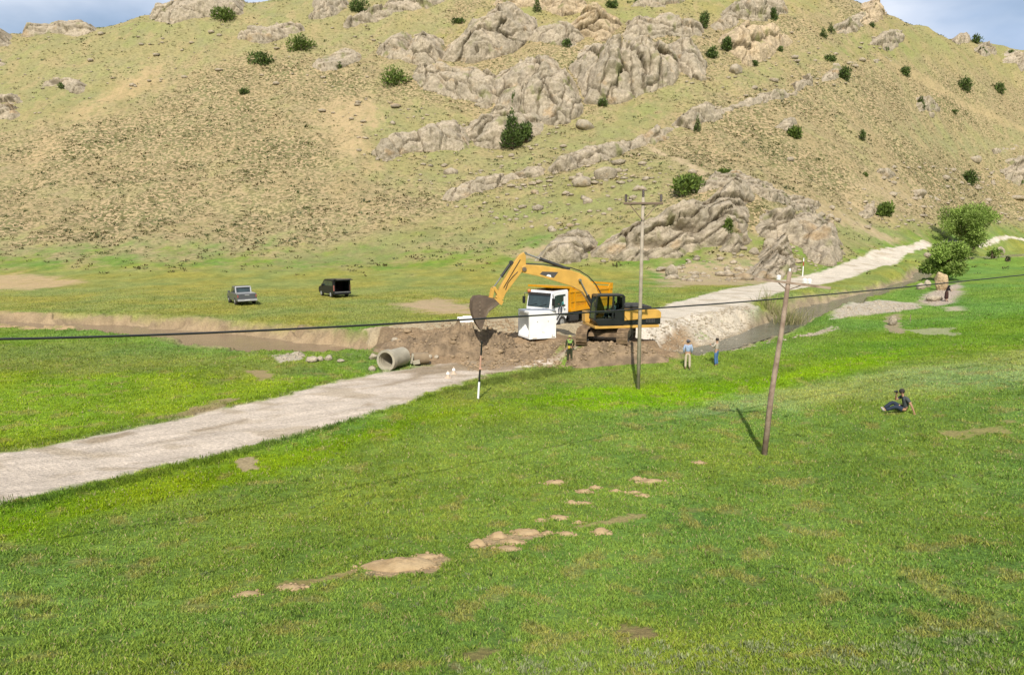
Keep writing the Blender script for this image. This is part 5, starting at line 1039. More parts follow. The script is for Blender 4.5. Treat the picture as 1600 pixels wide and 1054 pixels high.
part('handrail', M_EXD, upp, lambda b: (tube(b, [(-.7, 1.25, 2.12), (-.7, 1.25, 2.42), (-1.9, 1.25, 2.42), (-1.9, 1.25, 2.12)], [.02] * 4, 6)))
part('toolbox', M_EXY, upp, lambda b: bx(b, (.55, -.95, 1.5), (1.4, .75, .68), bev=.05))
# cab: black frame of pillars with clear panes, a dark skirt below
cabp = [(-.62, 1.18), (.98, 1.18), (1.30, 1.62), (1.12, 2.92), (1.0, 3.02), (-.55, 3.02), (-.62, 2.9)]
cy0, cy1 = .34, 1.38
cab = empty('cab', (0, 0, 0)); cab.parent = upp
def cabf(b):
    prism(b, [(-.62, 1.18), (.98, 1.18), (1.28, 1.58), (-.62, 1.58)], cy0, cy1, .03)
    prism(b, [(-.62, 2.92), (1.14, 2.92), (1.05, 3.04), (-.55, 3.04)], cy0 - .02, cy1 + .02, .03)
    for y in (cy0 + .04, cy1 - .04):
        for (x0, z0, x1, z1, t) in ((-.55, 1.5, -.55, 3.0, .12), (.12, 1.5, .06, 3.0, .10), (1.24, 1.5, 1.08, 3.0, .09)): 
            d = Vector((x1 - x0, 0, z1 - z0)); bx(b, ((x0 + x1) / 2, y, (z0 + z1) / 2), (t, .08, d.length), Euler((0, math.atan2(d.x, d.z), 0)))
    bx(b, (.60, cy1 - .03, 1.98), (1.2, .06, .07))
part('cab_frame', M_BLACK, cab, cabf)
part('door_panel', M_BLACK, cab, lambda b: prism(b, [(-.50, 1.56), (-.02, 1.56), (-.02, 2.05), (-.50, 2.25)], cy1 - .05, cy1 + .01, .01))
part('window', M_GLASSC, cab, lambda b: prism(b, [(-.50, 1.6), (.07, 1.6), (.04, 2.9), (-.50, 2.9)], cy1 - .045, cy1 - .03))
part('window', M_GLASSC, cab, lambda b: prism(b, [(.16, 1.6), (1.20, 1.6), (1.06, 2.9), (.10, 2.9)], cy1 - .045, cy1 - .03))
part('front_window', M_GLASS, cab, lambda b: prism(b, [(1.23, 1.6), (1.25, 1.6), (1.10, 2.9), (1.08, 2.9)], cy0 + .09, cy1 - .09))
part('cab_rear', M_INT, cab, lambda b: (bx(b, (-.56, .86, 2.2), (.04, .9, 1.3)), bx(b, (-.15, .80, 1.75), (.5, .5, .2), bev=.05), bx(b, (-.38, .80, 2.1), (.14, .5, .75), bev=.05)))
part('mirror', M_BLACK, cab, lambda b: (bx(b, (1.3, 1.5, 2.5), (.06, .18, .32), bev=.02), tube(b, [(1.1, 1.38, 2.3), (1.3, 1.48, 2.4)], [.02, .02], 6)))
# operator
opw = Matrix.Translation(E0) @ Matrix.Rotation(math.pi + EB, 4, 'Z')
opl = opw @ Vector((-.12, .80, 1.78))
person(opl, math.pi + EB - math.pi / 2, 'person in a white shirt sitting at the controls inside the excavator cab', dict(SIT, knR=(.12, .46, .10), knL=(-.12, .46, .10), anR=(.12, .58, -.16), anL=(-.12, .58, -.16), toR=(.12, .70, -.18), toL=(-.12, .70, -.18), wrR=(.2, .34, .34), hR=(.2, .42, .34), wrL=(-.2, .34, .34), hL=(-.2, .42, .34), elR=(.24, .05, .34), elL=(-.24, .05, .34)), c_wh, c_nv, scale=.95)
# boom, stick, bucket
bo = [L2(*p) for p in [(814,417),(821,413),(848,415),(872,419),(890,421.5),(904,426),(917,434),(928,446),(936,462),(944,484),(931,490),(921,474),(909,456),(893,447),(864,438),(840,431),(816,426)]]
boom = part('boom', M_EXY, upp, lambda b: prism(b, bo, -.28, .22, .03))
part('decal', M_DEC, boom, lambda b: prism(b, [L2(*p) for p in [(842,428),(846,423.8),(871,424.6),(864,433.6),(852,431)]], .22, .226)); part('decal', M_WHITE, boom, lambda b: prism(b, [L2(*p) for p in [(852,430.6),(855,428.2),(859,429.2),(860,432.6)]], .226, .231))
part('hose', M_BLACK, boom, lambda b: tube(b, [(*(L2(a, c)[0:1]), -.03, L2(a, c)[1]) for a, c in [(822,412),(850,413),(874,417),(892,418),(906,423),(920,432),(931,444),(940,460)]], [.035] * 8, 6))
st = [L2(*p) for p in [(818,394),(811,398),(803,409),(795,423),(780,450),(774,464),(784,470),(790,457),(809,432),(815,424),(821,416),(821,399)]]
stick = part('stick', M_EXY, upp, lambda b: prism(b, st, -.22, .16, .025))
part('clevis', M_STEEL, stick, lambda b: (lambda p: cyl(b, (p[0], -.34, p[1]), (p[0], .30, p[1]), .13))(L2(818, 420)))
part('hydraulic_line', M_EXD, stick, lambda b: [tube(b, [(L2(a, c)[0], .19, L2(a, c)[1]) for a, c in pp], [.02] * len(pp), 5) for pp in ([(808,424),(800,432),(793,441),(789,452)], [(812,405),(806,415),(797,430),(786,449)])])
def hyd(name, a, b_, r, split=.55, y=0.0):
    a, b_ = L2(*a), L2(*b_); A0 = Vector((a[0], y, a[1])); B0 = Vector((b_[0], y, b_[1])); m_ = A0.lerp(B0, split)
    c_ = part(name, M_EXD, upp, lambda b: (cyl(b, A0, m_, r), cyl(b, m_ - (m_ - A0).normalized() * .08, m_, r * 1.25), cyl(b, A0 + Vector((0, -.12, 0)), A0 + Vector((0, .12, 0)), r * 1.3)))
    part('rod', M_CHROME, c_, lambda b: (cyl(b, m_, B0, r * .5), cyl(b, B0 + Vector((0, -.1, 0)), B0 + Vector((0, .1, 0)), r * 1.0)))
hyd('arm_cylinder', (887, 420), (821, 396), .10, .66, -.03)
hyd('bucket_cylinder', (799, 410), (771, 450), .09, .55, -.03)
hyd('boom_cylinder', (930, 488), (904, 437), .085, .55, .32); hyd('boom_cylinder', (930, 488), (904, 437), .085, .55, -.38)
part('linkage', M_EXY, upp, lambda b: [prism(b, [L2(*p) for p in pp], y, y + .07) for y in (-.24, .12) for pp in ([(769,448),(773,447),(786,466),(782,470)], [(768,449),(772,451),(769,467),(764,466)])])
bo_ = [(778,473),(769,464),(753,462.5),(741,464),(737,470),(736,482),(739,495),(744,506),(748,511),(752,510),(756,496),(761,486)]
bl = [L2(*p) for p in bo_]
buck = part('bucket', M_BUCK, upp, lambda b: (prism(b, bl, -.66, -.61), prism(b, bl, .55, .60)))
bk = bl[2:9]
def backp(b):
    cx = sum(p[0] for p in bl) / len(bl); cz = sum(p[1] for p in bl) / len(bl); inn = [(p[0] + (cx - p[0]) * .12, p[1] + (cz - p[1]) * .12) for p in bk]; prism(b, bk + inn[::-1], -.61, .55)
    for k in (-.61, -.2, .2, .55):                            # wear strips along the back
        o = [(p[0] - (cx - p[0]) * .04, p[1] - (cz - p[1]) * .04) for p in bk]; prism(b, o + bk[::-1], k - .04, k + .04)
part('bucket_shell', M_BUCK, buck, backp)
part('bucket_lug', M_EXY, buck, lambda b: [prism(b, [L2(*p) for p in [(783,476),(786,470),(778,466),(766,464),(768,470)]], y, y + .06) for y in (-.26, .16)])
for k in range(5): part('tooth', M_STEEL, buck, lambda b, k=k: prism(b, [L2(*p) for p in [(745,507),(752,508),(750,516)]], -.62 + k * .27, -.50 + k * .27, .01))
part('side_cutter', M_STEEL, buck, lambda b: [bx(b, (L2(747.5, y_)[0], .61, L2(747.5, y_)[1]), (.10, .03, .09), bev=.01) for y_ in (471, 477, 483, 489, 495)])
part('reinforcement', M_STEEL, buck, lambda b: prism(b, [L2(*p) for p in [(776,473),(762,484),(757,494),(755,492),(760,481),(772,470)]], .60, .615))

# ------------------------------------------------------------------ tipper lorry
TB = R(46); fw2 = Vector((-math.cos(TB), -math.sin(TB), 0)); lf2 = Vector((math.sin(TB), -math.cos(TB), 0))
wp = Vector(P(876, 513, 54.0)); T0 = wp - lf2 * 1.05; TS = .98
trk = empty('dump_truck', T0, math.pi + TB, 'white tipper lorry with an orange yellow dump body parked behind the excavator', 'dump truck'); trk.scale = (TS,) * 3
part('chassis', M_EXD, trk, lambda b: (bx(b, (-2.3, .42, .92), (7.2, .10, .26)), bx(b, (-2.3, -.42, .92), (7.2, .10, .26)), [bx(b, (x, 0, .9), (.12, .8, .2)) for x in (1, -1, -3, -5)], cyl(b, (-1.5, .62, .75), (-.5, .62, .75), .28), bx(b, (-1.5, .95, .72), (1.0, .5, .5), bev=.05)))
for x in (0, -3.7, -5.0):
    for s in (1, -1): wheel(trk, x, s * 1.05, .50, .34 if x == 0 else .5)
tcab = empty('cab', (0, 0, 0)); tcab.parent = trk
def tc(b): prism(b, [(-.62, .95), (-.42, .62), (.42, .62), (.62, .42), (1.28, .42), (1.36, .6), (1.36, 1.55), (1.12, 2.70), (.98, 2.86), (-.58, 2.92), (-.70, 2.8), (-.72, 1.0)], -1.2, 1.2, .06)
part('cab_shell', M_WHITE, tcab, tc)
ws = part('windscreen', M_GLASS, tcab, lambda b: prism(b, [(1.338, 1.68), (1.372, 1.66), (1.185, 2.58), (1.150, 2.60)], -1.08, 1.08, .008))
part('wiper', M_BLACK, ws, lambda b: [bx(b, (1.365, y, 1.80), (.02, .75, .03), Euler((R(14), 0, 0))) for y in (-.5, .45)])
part('sun_visor', M_EXD, tcab, lambda b: prism(b, [(1.16, 2.62), (1.32, 2.56), (1.32, 2.62), (1.14, 2.72)], -1.08, 1.08))
part('grille', M_EXD, tcab, lambda b: ([bx(b, (1.372, 0, .78 + k * .12), (.02, 1.6, .05)) for k in range(4)], bx(b, (1.37, 0, 1.42), (.02, .30, .09), bev=.008)))
part('bumper', M_WHITE, tcab, lambda b: bx(b, (1.36, 0, .55), (.22, 2.36, .36), bev=.05))
for s in (1, -1): part('headlight', M_CHROME, tcab, lambda b: bx(b, (1.475, s * .9, .58), (.02, .34, .18), bev=.02))
for s in (1, -1):
    d_ = part('door', M_WHITE, tcab, lambda b: prism(b, [(-.38, 1.0), (.84, 1.0), (.96, 1.2), (.96, 1.62), (-.38, 1.62)], s * 1.2, s * 1.225, .01))
    part('window', M_GLASS, d_, lambda b: prism(b, [(-.36, 1.68), (1.02, 1.62), (.86, 2.50), (.5, 2.56), (-.36, 2.58)], s * 1.2, s * 1.215))
    part('handle', M_EXD, d_, lambda b: bx(b, (-.25, s * 1.24, 1.45), (.18, .03, .05)))
    mr = part('mirror', M_BLACK, tcab, lambda b: (bx(b, (1.32, s * 1.48, 2.1), (.10, .24, .55), bev=.03), tube(b, [(1.1, s * 1.2, 2.65), (1.3, s * 1.42, 2.6), (1.32, s * 1.48, 2.3)], [.025] * 3, 6)))
part('window_bright_panel', M_WHITE, tcab, lambda b: bx(b, (-.24, 1.222, 2.12), (.20, .01, .62)))
part('beacon', M_ORL, tcab, lambda b: (ball(b, (1.12, -1.12, 2.78), (.16, .16, .15), 2), cyl(b, (1.12, -1.12, 2.6), (1.12, -1.12, 2.7), .1)), True)
part('air_deflector_pipe', M_EXD, tcab, lambda b: cyl(b, (-.78, -1.0, 1.0), (-.78, -1.0, 2.95), .09))
part('mudguard', M_EXD, tcab, lambda b: prism(b, [(-.75, .95), (-.5, .98), (.3, 1.08), (.62, .7), (.66, .78), (.34, 1.16), (-.5, 1.06), (-.75, 1.03)], .86, 1.26))
bed_ = empty('dump_body', (0, 0, 0)); bed_.parent = trk
def bedf(b):
    for s in (1, -1):
        prism(b, [(-.95, 1.28), (-6.05, 1.42), (-6.15, 2.66), (-.95, 2.66)], s * 1.20, s * 1.26)
        bx(b, (-3.5, s * 1.25, 2.70), (5.3, .14, .14), bev=.02)
        for k in range(4): bx(b, (-1.4 - k * 1.45, s * 1.29, 2.0), (.14, .08, 1.28), bev=.015)
        bx(b, (-3.5, s * 1.29, 1.96), (5.1, .06, .10)); bx(b, (-3.5, s * 1.28, 1.36), (5.1, .12, .16), Euler((0, R(-1.5) * -1, 0)))
    bx(b, (-3.5, 0, 1.32), (5.1, 2.4, .12), Euler((0, R(1.5), 0)))
part('bed', M_TIP, bed_, bedf)
part('canopy', M_TIP, bed_, lambda b: (prism(b, [(-1.02, 1.3), (-.92, 1.3), (-.86, 2.95), (1.15, 3.12), (1.15, 3.26), (-.98, 3.12)], -1.24, 1.24, .02), prism(b, [(-.95, 2.66), (-1.5, 2.66), (-.96, 3.1)], 1.2, 1.26), prism(b, [(-.95, 2.66), (-1.5, 2.66), (-.96, 3.1)], -1.26, -1.2)))
part('tailgate', M_TIP, bed_, lambda b: (bx(b, (-6.15, 0, 2.15), (.08, 2.5, 1.4)), [prism(b, [(-5.55, 2.66), (-6.22, 2.66), (-6.22, 3.12), (-5.9, 3.10)], s * 1.22 - .04, s * 1.22 + .04) for s in (1, -1)], bx(b, (-6.2, 0, 3.05), (.12, 2.5, .16))))
def letter(b):
    rs = random.Random(9)
    for row, (z, n, x0) in enumerate(((2.36, 5, -1.75), (1.72, 8, -1.65))):
        for k in range(n): x = x0 - k * .17; bx(b, (x, 1.262, z), (.035, .012, .15)); bx(b, (x - .05, 1.262, z + rs.choice((-.05, .05, 0))), (.09, .012, .03))
part('worn_lettering', M_TIPS, bed_, letter)
part('rear_light', mat('red_lens', A_(190, 50, 40), .3), trk, lambda b: [bx(b, (-6.0, s * .95, .95), (.05, .4, .14)) for s in (1, -1)])
tw = Matrix.Translation(T0) @ Matrix.Rotation(math.pi + TB, 4, 'Z') @ Matrix.Diagonal((TS, TS, TS, 1))
dl = tw @ Vector((.10, .98, 1.52))
person(dl + lf2 * .16, math.pi + TB - math.pi / 2 + R(30), 'person in a teal shirt leaning at the open window of the white lorry cab', dict(SIT, knR=(.1, .40, .02), knL=(-.1, .40, .02), anR=(.1, .36, -.34), anL=(-.1, .36, -.34), toR=(.1, .48, -.38), toL=(-.1, .48, -.38), wrR=(.14, .32, .42), hR=(.1, .38, .44), wrL=(-.34, .24, .36), hL=(-.36, .32, .36)), c_tl, c_nv, scale=.86)

# ------------------------------------------------------------------ concrete pieces
M_CONC = mat('white_concrete', (.80, .79, .75), .8, var=.10, vscale=1.4, bump=.01, bscale=8); M_CONC2 = mat('grey_concrete', A_(206, 196, 172), .85, var=.22, vscale=2.5, bump=.012, bscale=10); M_RUST = mat('earth_stained_concrete', A_(172, 150, 120), .9, var=.25, vscale=2, bump=.02, bscale=8)
k0 = Vector(Q(827, 529.5, 1.0)); phi = R(22); ux = Vector((math.cos(phi), math.sin(phi), 0)); uy = Vector((-math.sin(phi), math.cos(phi), 0)); CW, CD, CH, t_ = 1.88, 1.85, 1.78, .13
cu = bpy.data.objects; 
def culv(b):
    # open at both ends along x: four walls
    bx(b, (CW / 2, CD / 2, t_ / 2), (CW, CD, t_), bev=.012); bx(b, (CW / 2, CD / 2, CH - t_ / 2), (CW, CD, t_), bev=.012)
    bx(b, (CW / 2, t_ / 2, CH / 2), (CW - .01, t_, CH - 2 * t_), bev=.0); bx(b, (CW / 2, CD - t_ / 2, CH / 2), (CW - .01, t_, CH - 2 * t_))
    for sx_ in (t_, CD - t_):
        for zz in (t_, CH - t_): prism(b, [((sx_), zz), (sx_ + (.18 if sx_ == t_ else -.18), zz), (sx_, zz + (.18 if zz == t_ else -.18))], .01, CW - .01, axis='x')
cv = part('culvert_box', M_CONC, None, culv); cv.location = k0 + Vector((0, 0, -.03)); cv.rotation_euler = (0, 0, phi); part('lifting_socket', M_EXD, cv, lambda b: [cyl(b, (CW * f, -.012, CH * g), (CW * f, .05, CH * g), .028, seg=10) for f, g in ((.86, .1), (.30, .62), (.70, .62))]); part('stain', M_CONC2, cv, lambda b: [bx(b, (CW * f, -.002, CH * g), (w_, .006, h_), bev=.002) for f, g, w_, h_ in ((.55, .22, .09, .03), (.50, .24, .04, .05), (.9, .04, .24, .07), (.2, .03, .3, .05))]); tag(cv, 'big white concrete culvert box standing in front of the white lorry', 'culvert')
pb = Vector(Q(603, 580, .12)); ax = Vector((.42, .907, 0)).normalized(); ro = .60; pc0 = Vector((pb.x, pb.y, hz(pb.x, pb.y) + ro - .04))
def ring(b, r0, r1, a, c, seg=36):
    z = Vector((0, 0, 1)); s_ = ax.cross(z).normalized(); R_ = []
    for (p, r) in ((a, r0), (a, r1), (c, r1), (c, r0)): R_.append([b.verts.new(ax * p + (s_ * math.cos(t) + z * math.sin(t)) * r) for t in [k * 2 * math.pi / seg for k in range(seg)]])
    for j in range(4):
        for k in range(seg): b.faces.new((R_[j][k], R_[j][(k + 1) % seg], R_[(j + 1) % 4][(k + 1) % seg], R_[(j + 1) % 4][k]))
pp = empty('concrete_pipe', pc0, 0, 'short grey concrete drain pipe with its open end facing the road', 'pipe')
part('barrel', M_CONC2, pp, lambda b: ring(b, .42, .52, .28, 1.7), True).data.shade_flat(); part('bell_end', M_CONC2, pp, lambda b: (ring(b, .46, .60, 0, .32), ring(b, .43, .47, .1, .30)))
sb = gp(657, 571) + Vector((0, 0, .12)); sp_ = empty('pipe_stump', sb, 0, 'brown earth stained pipe stump half buried beside the road', 'pipe')
part('shell', M_RUST, sp_, lambda b: (cyl(b, (-.42, .1, .26), (.42, .35, .30), .36, .34, 18, False), cyl(b, (-.40, .1, .26), (.40, .35, .30), .30, .28, 18, True), ))
part('broken_rim', M_CONC2, sp_, lambda b: (bx(b, (-.48, 0, .3), (.12, .5, .55), Euler((0, R(12), R(10))), .03), bx(b, (-.2, -.18, .12), (.4, .12, .25), Euler((0, R(-8), 0)), .03)))
wb = gp(730, 503); o = part('concrete_block', M_CONC, None, lambda b: (bx(b, (0, 0, .2), (1.55, .5, .42), bev=.03), bx(b, (.1, .0, .44), (.9, .4, .08), bev=.02))); o.location = wb; o.rotation_euler = (0, 0, R(4)); tag(o, 'long white concrete block lying behind the excavator bucket', 'concrete block')
# ------------------------------------------------------------------ poles, posts, cable
M_WOOD = mat('weathered_wood', A_(196, 172, 150), .9, col2=A_(150, 126, 106), vscale=3, bump=.01, bscale=16); M_CPOLE = mat('pale_pole', A_(206, 192, 170), .9, col2=A_(176, 162, 142), vscale=2, bump=.008, bscale=14)
M_INSD = mat('dark_insulator', A_(72, 52, 44), .3); M_INSW = mat('white_insulator', (.8, .79, .74), .6, spec=.2); M_GALV = mat('rusty_steel', A_(150, 128, 108), .6, .2)
def insulator(parent, p, m, h=.36, r=.075):
    return part('insulator', m, parent, lambda b: (cyl(b, p, Vector(p) + Vector((0, 0, h)), r * .55, seg=12), [cyl(b, Vector(p) + Vector((0, 0, h * f)), Vector(p) + Vector((0, 0, h * f + h * .14)), r, r * .7, 14) for f in (.12, .34, .56, .78)]))
b1 = gp(997, 607); t1 = Vector(P(1005, 308, b1.y)) - b1; p1 = empty('utility_pole', b1, 0, 'tall straight utility pole with three dark insulators on a steel crossarm', 'utility pole', 'utility poles')
part('pole', M_CPOLE, p1, lambda b: tube(b, [(0, 0, -.4), tuple(t1 * .5), tuple(t1)], [.105, .092, .075], 14), True)
a1 = t1 - Vector((0, 0, .30)); ar = part('crossarm', M_GALV, p1, lambda b: (bx(b, a1 + Vector((0, -.11, 0)), (1.98, .07, .09)), bx(b, a1 + Vector((0, -.08, -.03)), (1.98, .01, .10))))
part('brace', M_GALV, p1, lambda b: [tube(b, [tuple(a1 + Vector((s * .72, -.11, -.02))), tuple(a1 + Vector((s * .03, -.12, -.85)))], [.022, .022], 6) for s in (-1, 1)])
for dx, dz in ((-.88, .06), (0, .30), (.88, .06)): insulator(ar, a1 + Vector((dx, -.11 if dx else 0, dz)), M_INSD, .38, .085)
b2 = gp(1193, 711); t2 = Vector(P(1234, 424, b2.y + .3)) - b2; p2 = empty('utility_pole', b2, 0, 'leaning brown wooden utility pole with white insulators on a wooden crossarm', 'utility pole', 'utility poles')
part('pole', M_WOOD, p2, lambda b: tube(b, [(0, 0, -.4), tuple(t2 * .33 + Vector((-.03, 0, 0))), tuple(t2 * .7 + Vector((.01, 0, 0))), tuple(t2)], [.105, .096, .085, .072], 14), True)
l2 = Vector(P(1179, 435, b2.y + .5)) - b2; r2 = Vector(P(1298, 450, b2.y - .1)) - b2
ar2 = part('crossarm', M_WOOD, p2, lambda b: tube(b, [tuple(l2), tuple(r2)], [.055, .06], 4))
for f in (.32, .66, .72): q = l2.lerp(r2, f) + Vector((0, 0, .05)); insulator(ar2, q, M_INSW, .17, .075)
insulator(p2, t2 + Vector((0, 0, -.02)), M_INSW, .12, .04)
part('brace', M_GALV, p2, lambda b: [tube(b, [tuple(l2.lerp(r2, f)), tuple(t2 * .90)], [.018, .018], 6) for f in (.30, .64)])
cp = [(-500, 528, 11), (0, 525, 13), (365, 516, 15.3), (600, 508, 17.4), (750, 500, 19), (900, 490, 20.8), (1060, 478, 22.8), (1230, 464, 26.2), (1400, 450, 28.5), (1600, 430, 31.5), (2000, 385, 38)]
cw = np.array([P(*a) for a in cp]); tt = np.linspace(0, len(cw) - 1, 60); sm_c = []
co = np.array([np.polyfit(np.arange(len(cw)), cw[:, k], 4) for k in range(3)])
for t in tt: sm_c.append(tuple(np.polyval(co[k], t) for k in range(3)))
def cab_(b): tube(b, sm_c, [.023] * 60, 8)
o = part('power_cable', M_BLACK, None, cab_, True); tag(o, 'thick black overhead cable sagging across the whole picture', 'cable')
# banded marker posts
def post(px, py, topx, topy, bands, label, r=.05, name='marker_post'):
    b_ = gp(px, py); t = Vector(P(topx, topy, b_.y)) - b_; ro_ = empty(name, b_, 0, label, 'marker post'); z0 = -.2
    for nm, m, f0, f1 in bands: part(nm, m, ro_, lambda b: cyl(b, t * f0, t * f1, r * (1 - .15 * f0), r * (1 - .15 * f1), 12))
    return ro_
M_RED = mat('red_band', A_(196, 70, 50), .6); M_CONEP = mat('sun_bleached_cone', A_(238, 214, 186), .7); M_PINK = mat('faded_red_band', A_(226, 176, 150), .7)
pq = post(747, 623, 753, 533, [('white_band', M_WHITE, -.05, .30), ('black_band', M_BLACK, .30, .53), ('faded_band', M_PINK, .53, .76), ('black_band', M_BLACK, .76, 1)], 'thin leaning marker post in white black and faded red bands beside the road')
part('collar', M_PINK, pq, lambda b: ball(b, (.12, -.02, 1.45), (.10, .09, .06), 1))
post(1254, 431, 1256, 403, [('white_band', M_WHITE, -.05, .55), ('red_band', M_RED, .55, .80), ('white_band', M_WHITE, .80, 1)], 'small white and red marker post at the edge of the road before the right outcrop', .07)
post(1422, 503, 1423, 491, [('stake', M_WOOD, -.1, 1)], 'thin pale stake standing in the bright meadow left of the stream gravel', .03, 'stake')
for i, (a, c, lb) in enumerate(((700, 590, 'left one of two small pale road cones beside the damp road patch'), (709, 584, 'right one of two small pale road cones beside the damp road patch'))):
    q = gp(a, c); r_ = empty('road_cone', q, 0, lb, 'road cone', 'pale road cones'); part('cone', M_CONEP, r_, lambda b: cyl(b, (0, 0, .03), (0, 0, .40), .11, .03, 14)); part('base', M_CONEP, r_, lambda b: bx(b, (0, 0, .02), (.34, .34, .04), bev=.01)); part('sleeve', M_WHITE, r_, lambda b: cyl(b, (0, 0, .2), (0, 0, .32), .095, .066, 14))
# ------------------------------------------------------------------ vehicles on the meadow
M_GREYC = mat('grey_car_paint', A_(112, 114, 118), .3, .15, spec=.5, var=.1, vscale=1); M_LGREY = mat('silver_trim', A_(214, 214, 214), .3, .3); M_DARKC = mat('black_car_paint', A_(40, 41, 45), .45, 0, spec=.25); M_TAIL = mat('tail_lamp', A_(190, 100, 90), .3); M_PLATE = mat('number_plate', A_(232, 232, 230), .5); M_CARPET = mat('dark_red_lining', A_(70, 40, 52), .9)
def ground_fit(root, loc, hd, wb):
    x, y = loc.x, loc.y; f = Vector((math.cos(hd), math.sin(hd))); z0 = hz(x, y); z1 = hz(x + f.x * wb, y + f.y * wb); l = Vector((-f.y, f.x)); zl = hz(x + l.x * .8, y + l.y * .8); zr = hz(x - l.x * .8, y - l.y * .8)
    root.location = (x, y, z0 + .0); root.rotation_mode = 'XYZ'; root.rotation_euler = (math.atan2(zl - zr, 1.6), -math.atan2(z1 - z0, wb), hd)
pk = empty('pickup_truck', (0, 0, 0), 0, 'dark grey double cab pickup with a silver bed cover parked on the meadow', 'pickup truck'); pl_ = gp(386, 477)
ground_fit(pk, pl_ + Vector((-.5, .9, 0)) * 1.0, R(90 + 31), 3.1)
bodyp = [(-1.12, .55), (-1.15, .62), (-1.13, 1.08), (-1.08, 1.14), (.42, 1.14), (.60, 1.16), (2.45, 1.14), (2.7, 1.10), (3.75, 1.02), (3.98, .85), (4.02, .5), (3.9, .38), (-.95, .40)]
part('body', M_GREYC, pk, lambda b: prism(b, bodyp, -.92, .92, .07))
ch = part('cabin', M_GREYC, pk, lambda b: prism(b, [(.46, 1.12), (.62, 1.66), (.80, 1.76), (1.9, 1.77), (2.1, 1.70), (2.78, 1.12)], -.76, .76, .09))
part('rear_window', M_GLASS, ch, lambda b: prism(b, [(.478, 1.22), (.50, 1.22), (.632, 1.64), (.61, 1.64)], -.62, .62, .005)); part('windscreen', M_GLASS, ch, lambda b: prism(b, [(2.16, 1.66), (2.18, 1.68), (2.72, 1.2), (2.70, 1.18)], -.62, .62, .005))
for s in (1, -1):
    part('side_window', M_GLASS, ch, lambda b: (prism(b, [(.75, 1.2), (.86, 1.66), (1.42, 1.69), (1.42, 1.2)], s * .755, s * .772), prism(b, [(1.5, 1.2), (1.5, 1.69), (1.98, 1.68), (2.5, 1.2)], s * .755, s * .772)))
    part('mirror', M_GREYC, pk, lambda b: bx(b, (2.3, s * 1.02, 1.22), (.14, .22, .18), bev=.03))
    part('tail_light', M_TAIL, pk, lambda b: bx(b, (-1.14, s * .84, .90), (.06, .10, .26), bev=.02)); part('headlight', M_CHROME, pk, lambda b: bx(b, (3.96, s * .7, .82), (.1, .36, .16), bev=.03))
    for x in (0, 3.1): wheel(pk, x, s * .82, .38, .25)
part('bed_cover', M_LGREY, pk, lambda b: bx(b, (-.32, 0, 1.16), (1.48, 1.62, .06), bev=.02)); part('cab_rear_trim', M_LGREY, pk, lambda b: (bx(b, (.52, 0, 1.70), (.12, 1.46, .12), Euler((0, R(16), 0)), .03), bx(b, (.46, .70, 1.42), (.10, .10, .5), Euler((0, R(16), 0)), .02), bx(b, (.46, -.70, 1.42), (.10, .10, .5), Euler((0, R(16), 0)), .02)))
tg = part('tailgate', M_GREYC, pk, lambda b: bx(b, (-1.15, 0, .86), (.05, 1.42, .48), bev=.02)); part('handle', M_LGREY, tg, lambda b: bx(b, (-1.185, 0, 1.0), (.03, .42, .07), bev=.01))
bp_ = part('bumper', M_LGREY, pk, lambda b: bx(b, (-1.25, 0, .52), (.22, 1.80, .18), bev=.03)); part('number_plate', M_PLATE, bp_, lambda b: bx(b, (-1.37, 0, .55), (.02, .5, .11)))
vn = empty('van', (0, 0, 0), 0, 'black van with its tailgate swung open parked on the far meadow', 'van'); vl = gp(533, 465); ground_fit(vn, vl + Vector((-.4, .8, 0)), R(90 + 33), 3.0)
vp = [(-.98, .40), (3.1, .36), (3.72, .42), (3.82, .75), (3.66, 1.0), (2.75, 1.22), (1.95, 1.80), (1.6, 1.90), (-.80, 1.92), (-.98, 1.86)]
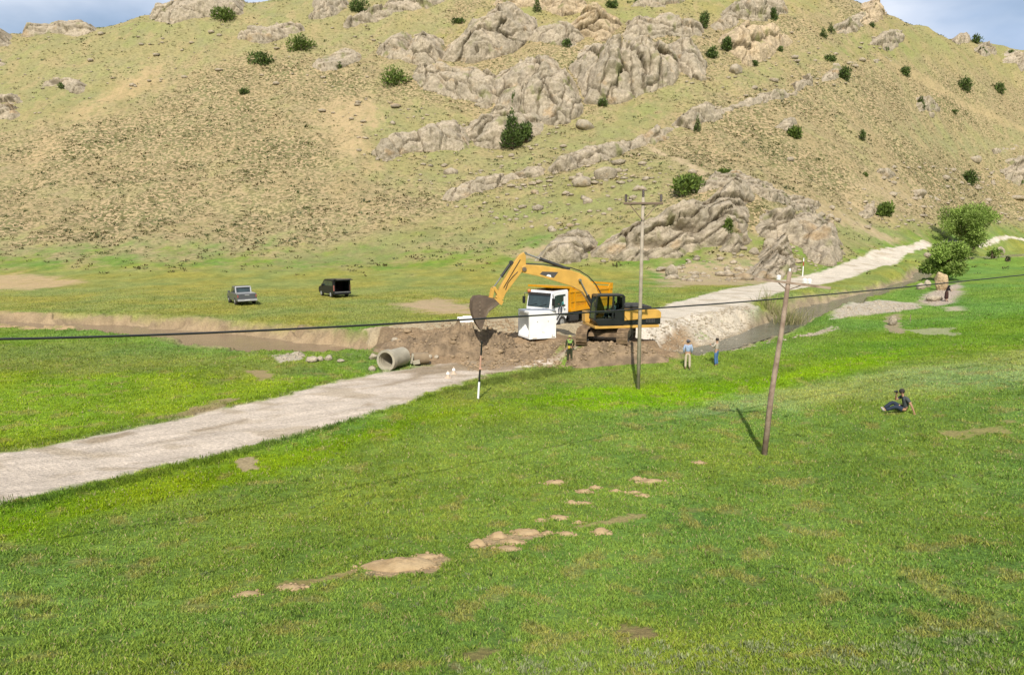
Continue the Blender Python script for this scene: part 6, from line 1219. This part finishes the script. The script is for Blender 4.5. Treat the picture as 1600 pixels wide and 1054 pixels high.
def vanb(b):
    for s in (1, -1): prism(b, vp, s * .92 - .035, s * .92 + .035, .0)
    prism(b, [(-.96, 1.86), (1.6, 1.86), (1.95, 1.78), (2.0, 1.83), (1.6, 1.925), (-.96, 1.935)], -.90, .90); prism(b, [(-.96, .38), (3.7, .38), (3.7, .5), (-.96, .5)], -.90, .90)
    prism(b, [(3.66, .42), (3.84, .44), (3.84, .80), (3.66, 1.0), (2.75, 1.24), (2.68, 1.18), (3.55, .95), (3.66, .74)], -.90, .90); bx(b, (1.2, 0, 1.1), (.06, 1.78, 1.3)); [bx(b, (-.96, s * .83, 1.15), (.07, .16, 1.5)) for s in (1, -1)]; bx(b, (-.96, 0, 1.82), (.07, 1.7, .17)); bx(b, (-.96, 0, .6), (.07, 1.7, .2))
part('body', M_DARKC, vn, vanb)
part('windscreen', M_GLASS, vn, lambda b: prism(b, [(1.98, 1.80), (2.0, 1.83), (2.78, 1.24), (2.72, 1.2)], -.86, .86))
part('load_floor', M_CARPET, vn, lambda b: (bx(b, (.1, 0, .56), (2.1, 1.74, .06)), bx(b, (1.1, 0, 1.1), (.1, 1.7, 1.2), bev=.04), bx(b, (.5, .3, .75), (.6, .7, .3), bev=.04)))
part('bumper', M_DARKC, vn, lambda b: bx(b, (-1.06, 0, .48), (.22, 1.86, .22), bev=.04)); part('loading_sill', M_LGREY, vn, lambda b: bx(b, (-1.05, 0, .61), (.20, 1.7, .03)))
tgv = part('tailgate', M_DARKC, vn, lambda b: bx(b, (-1.50, 0, 1.97), (1.12, 1.72, .07), Euler((0, R(-4), 0)), .02)); part('tailgate_window', M_GLASS, tgv, lambda b: bx(b, (-1.38, 0, 2.005), (.5, 1.4, .03), Euler((0, R(-4), 0))))
for s in (1, -1):
    part('side_window', M_GLASS, vn, lambda b: (prism(b, [(-.7, 1.28), (-.66, 1.76), (.55, 1.78), (.55, 1.25)], s * .955, s * .962), prism(b, [(.65, 1.25), (.65, 1.78), (1.6, 1.76), (1.9, 1.68), (2.4, 1.25)], s * .955, s * .962)))
    part('tail_light', mat('van_tail_lamp', A_(190, 120, 110), .3), vn, lambda b: bx(b, (-1.0, s * .90, 1.05), (.05, .11, .60), bev=.01)); part('mirror', M_DARKC, vn, lambda b: bx(b, (2.2, s * 1.06, 1.28), (.14, .2, .2), bev=.03)); part('strut', M_EXD, vn, lambda b: tube(b, [(-1.0, s * .82, 1.6), (-1.5, s * .8, 1.93)], [.015, .015], 5))
    for x in (0, 3.0): wheel(vn, x, s * .84, .34, .22, hub=.75, rimcol=M_LGREY)
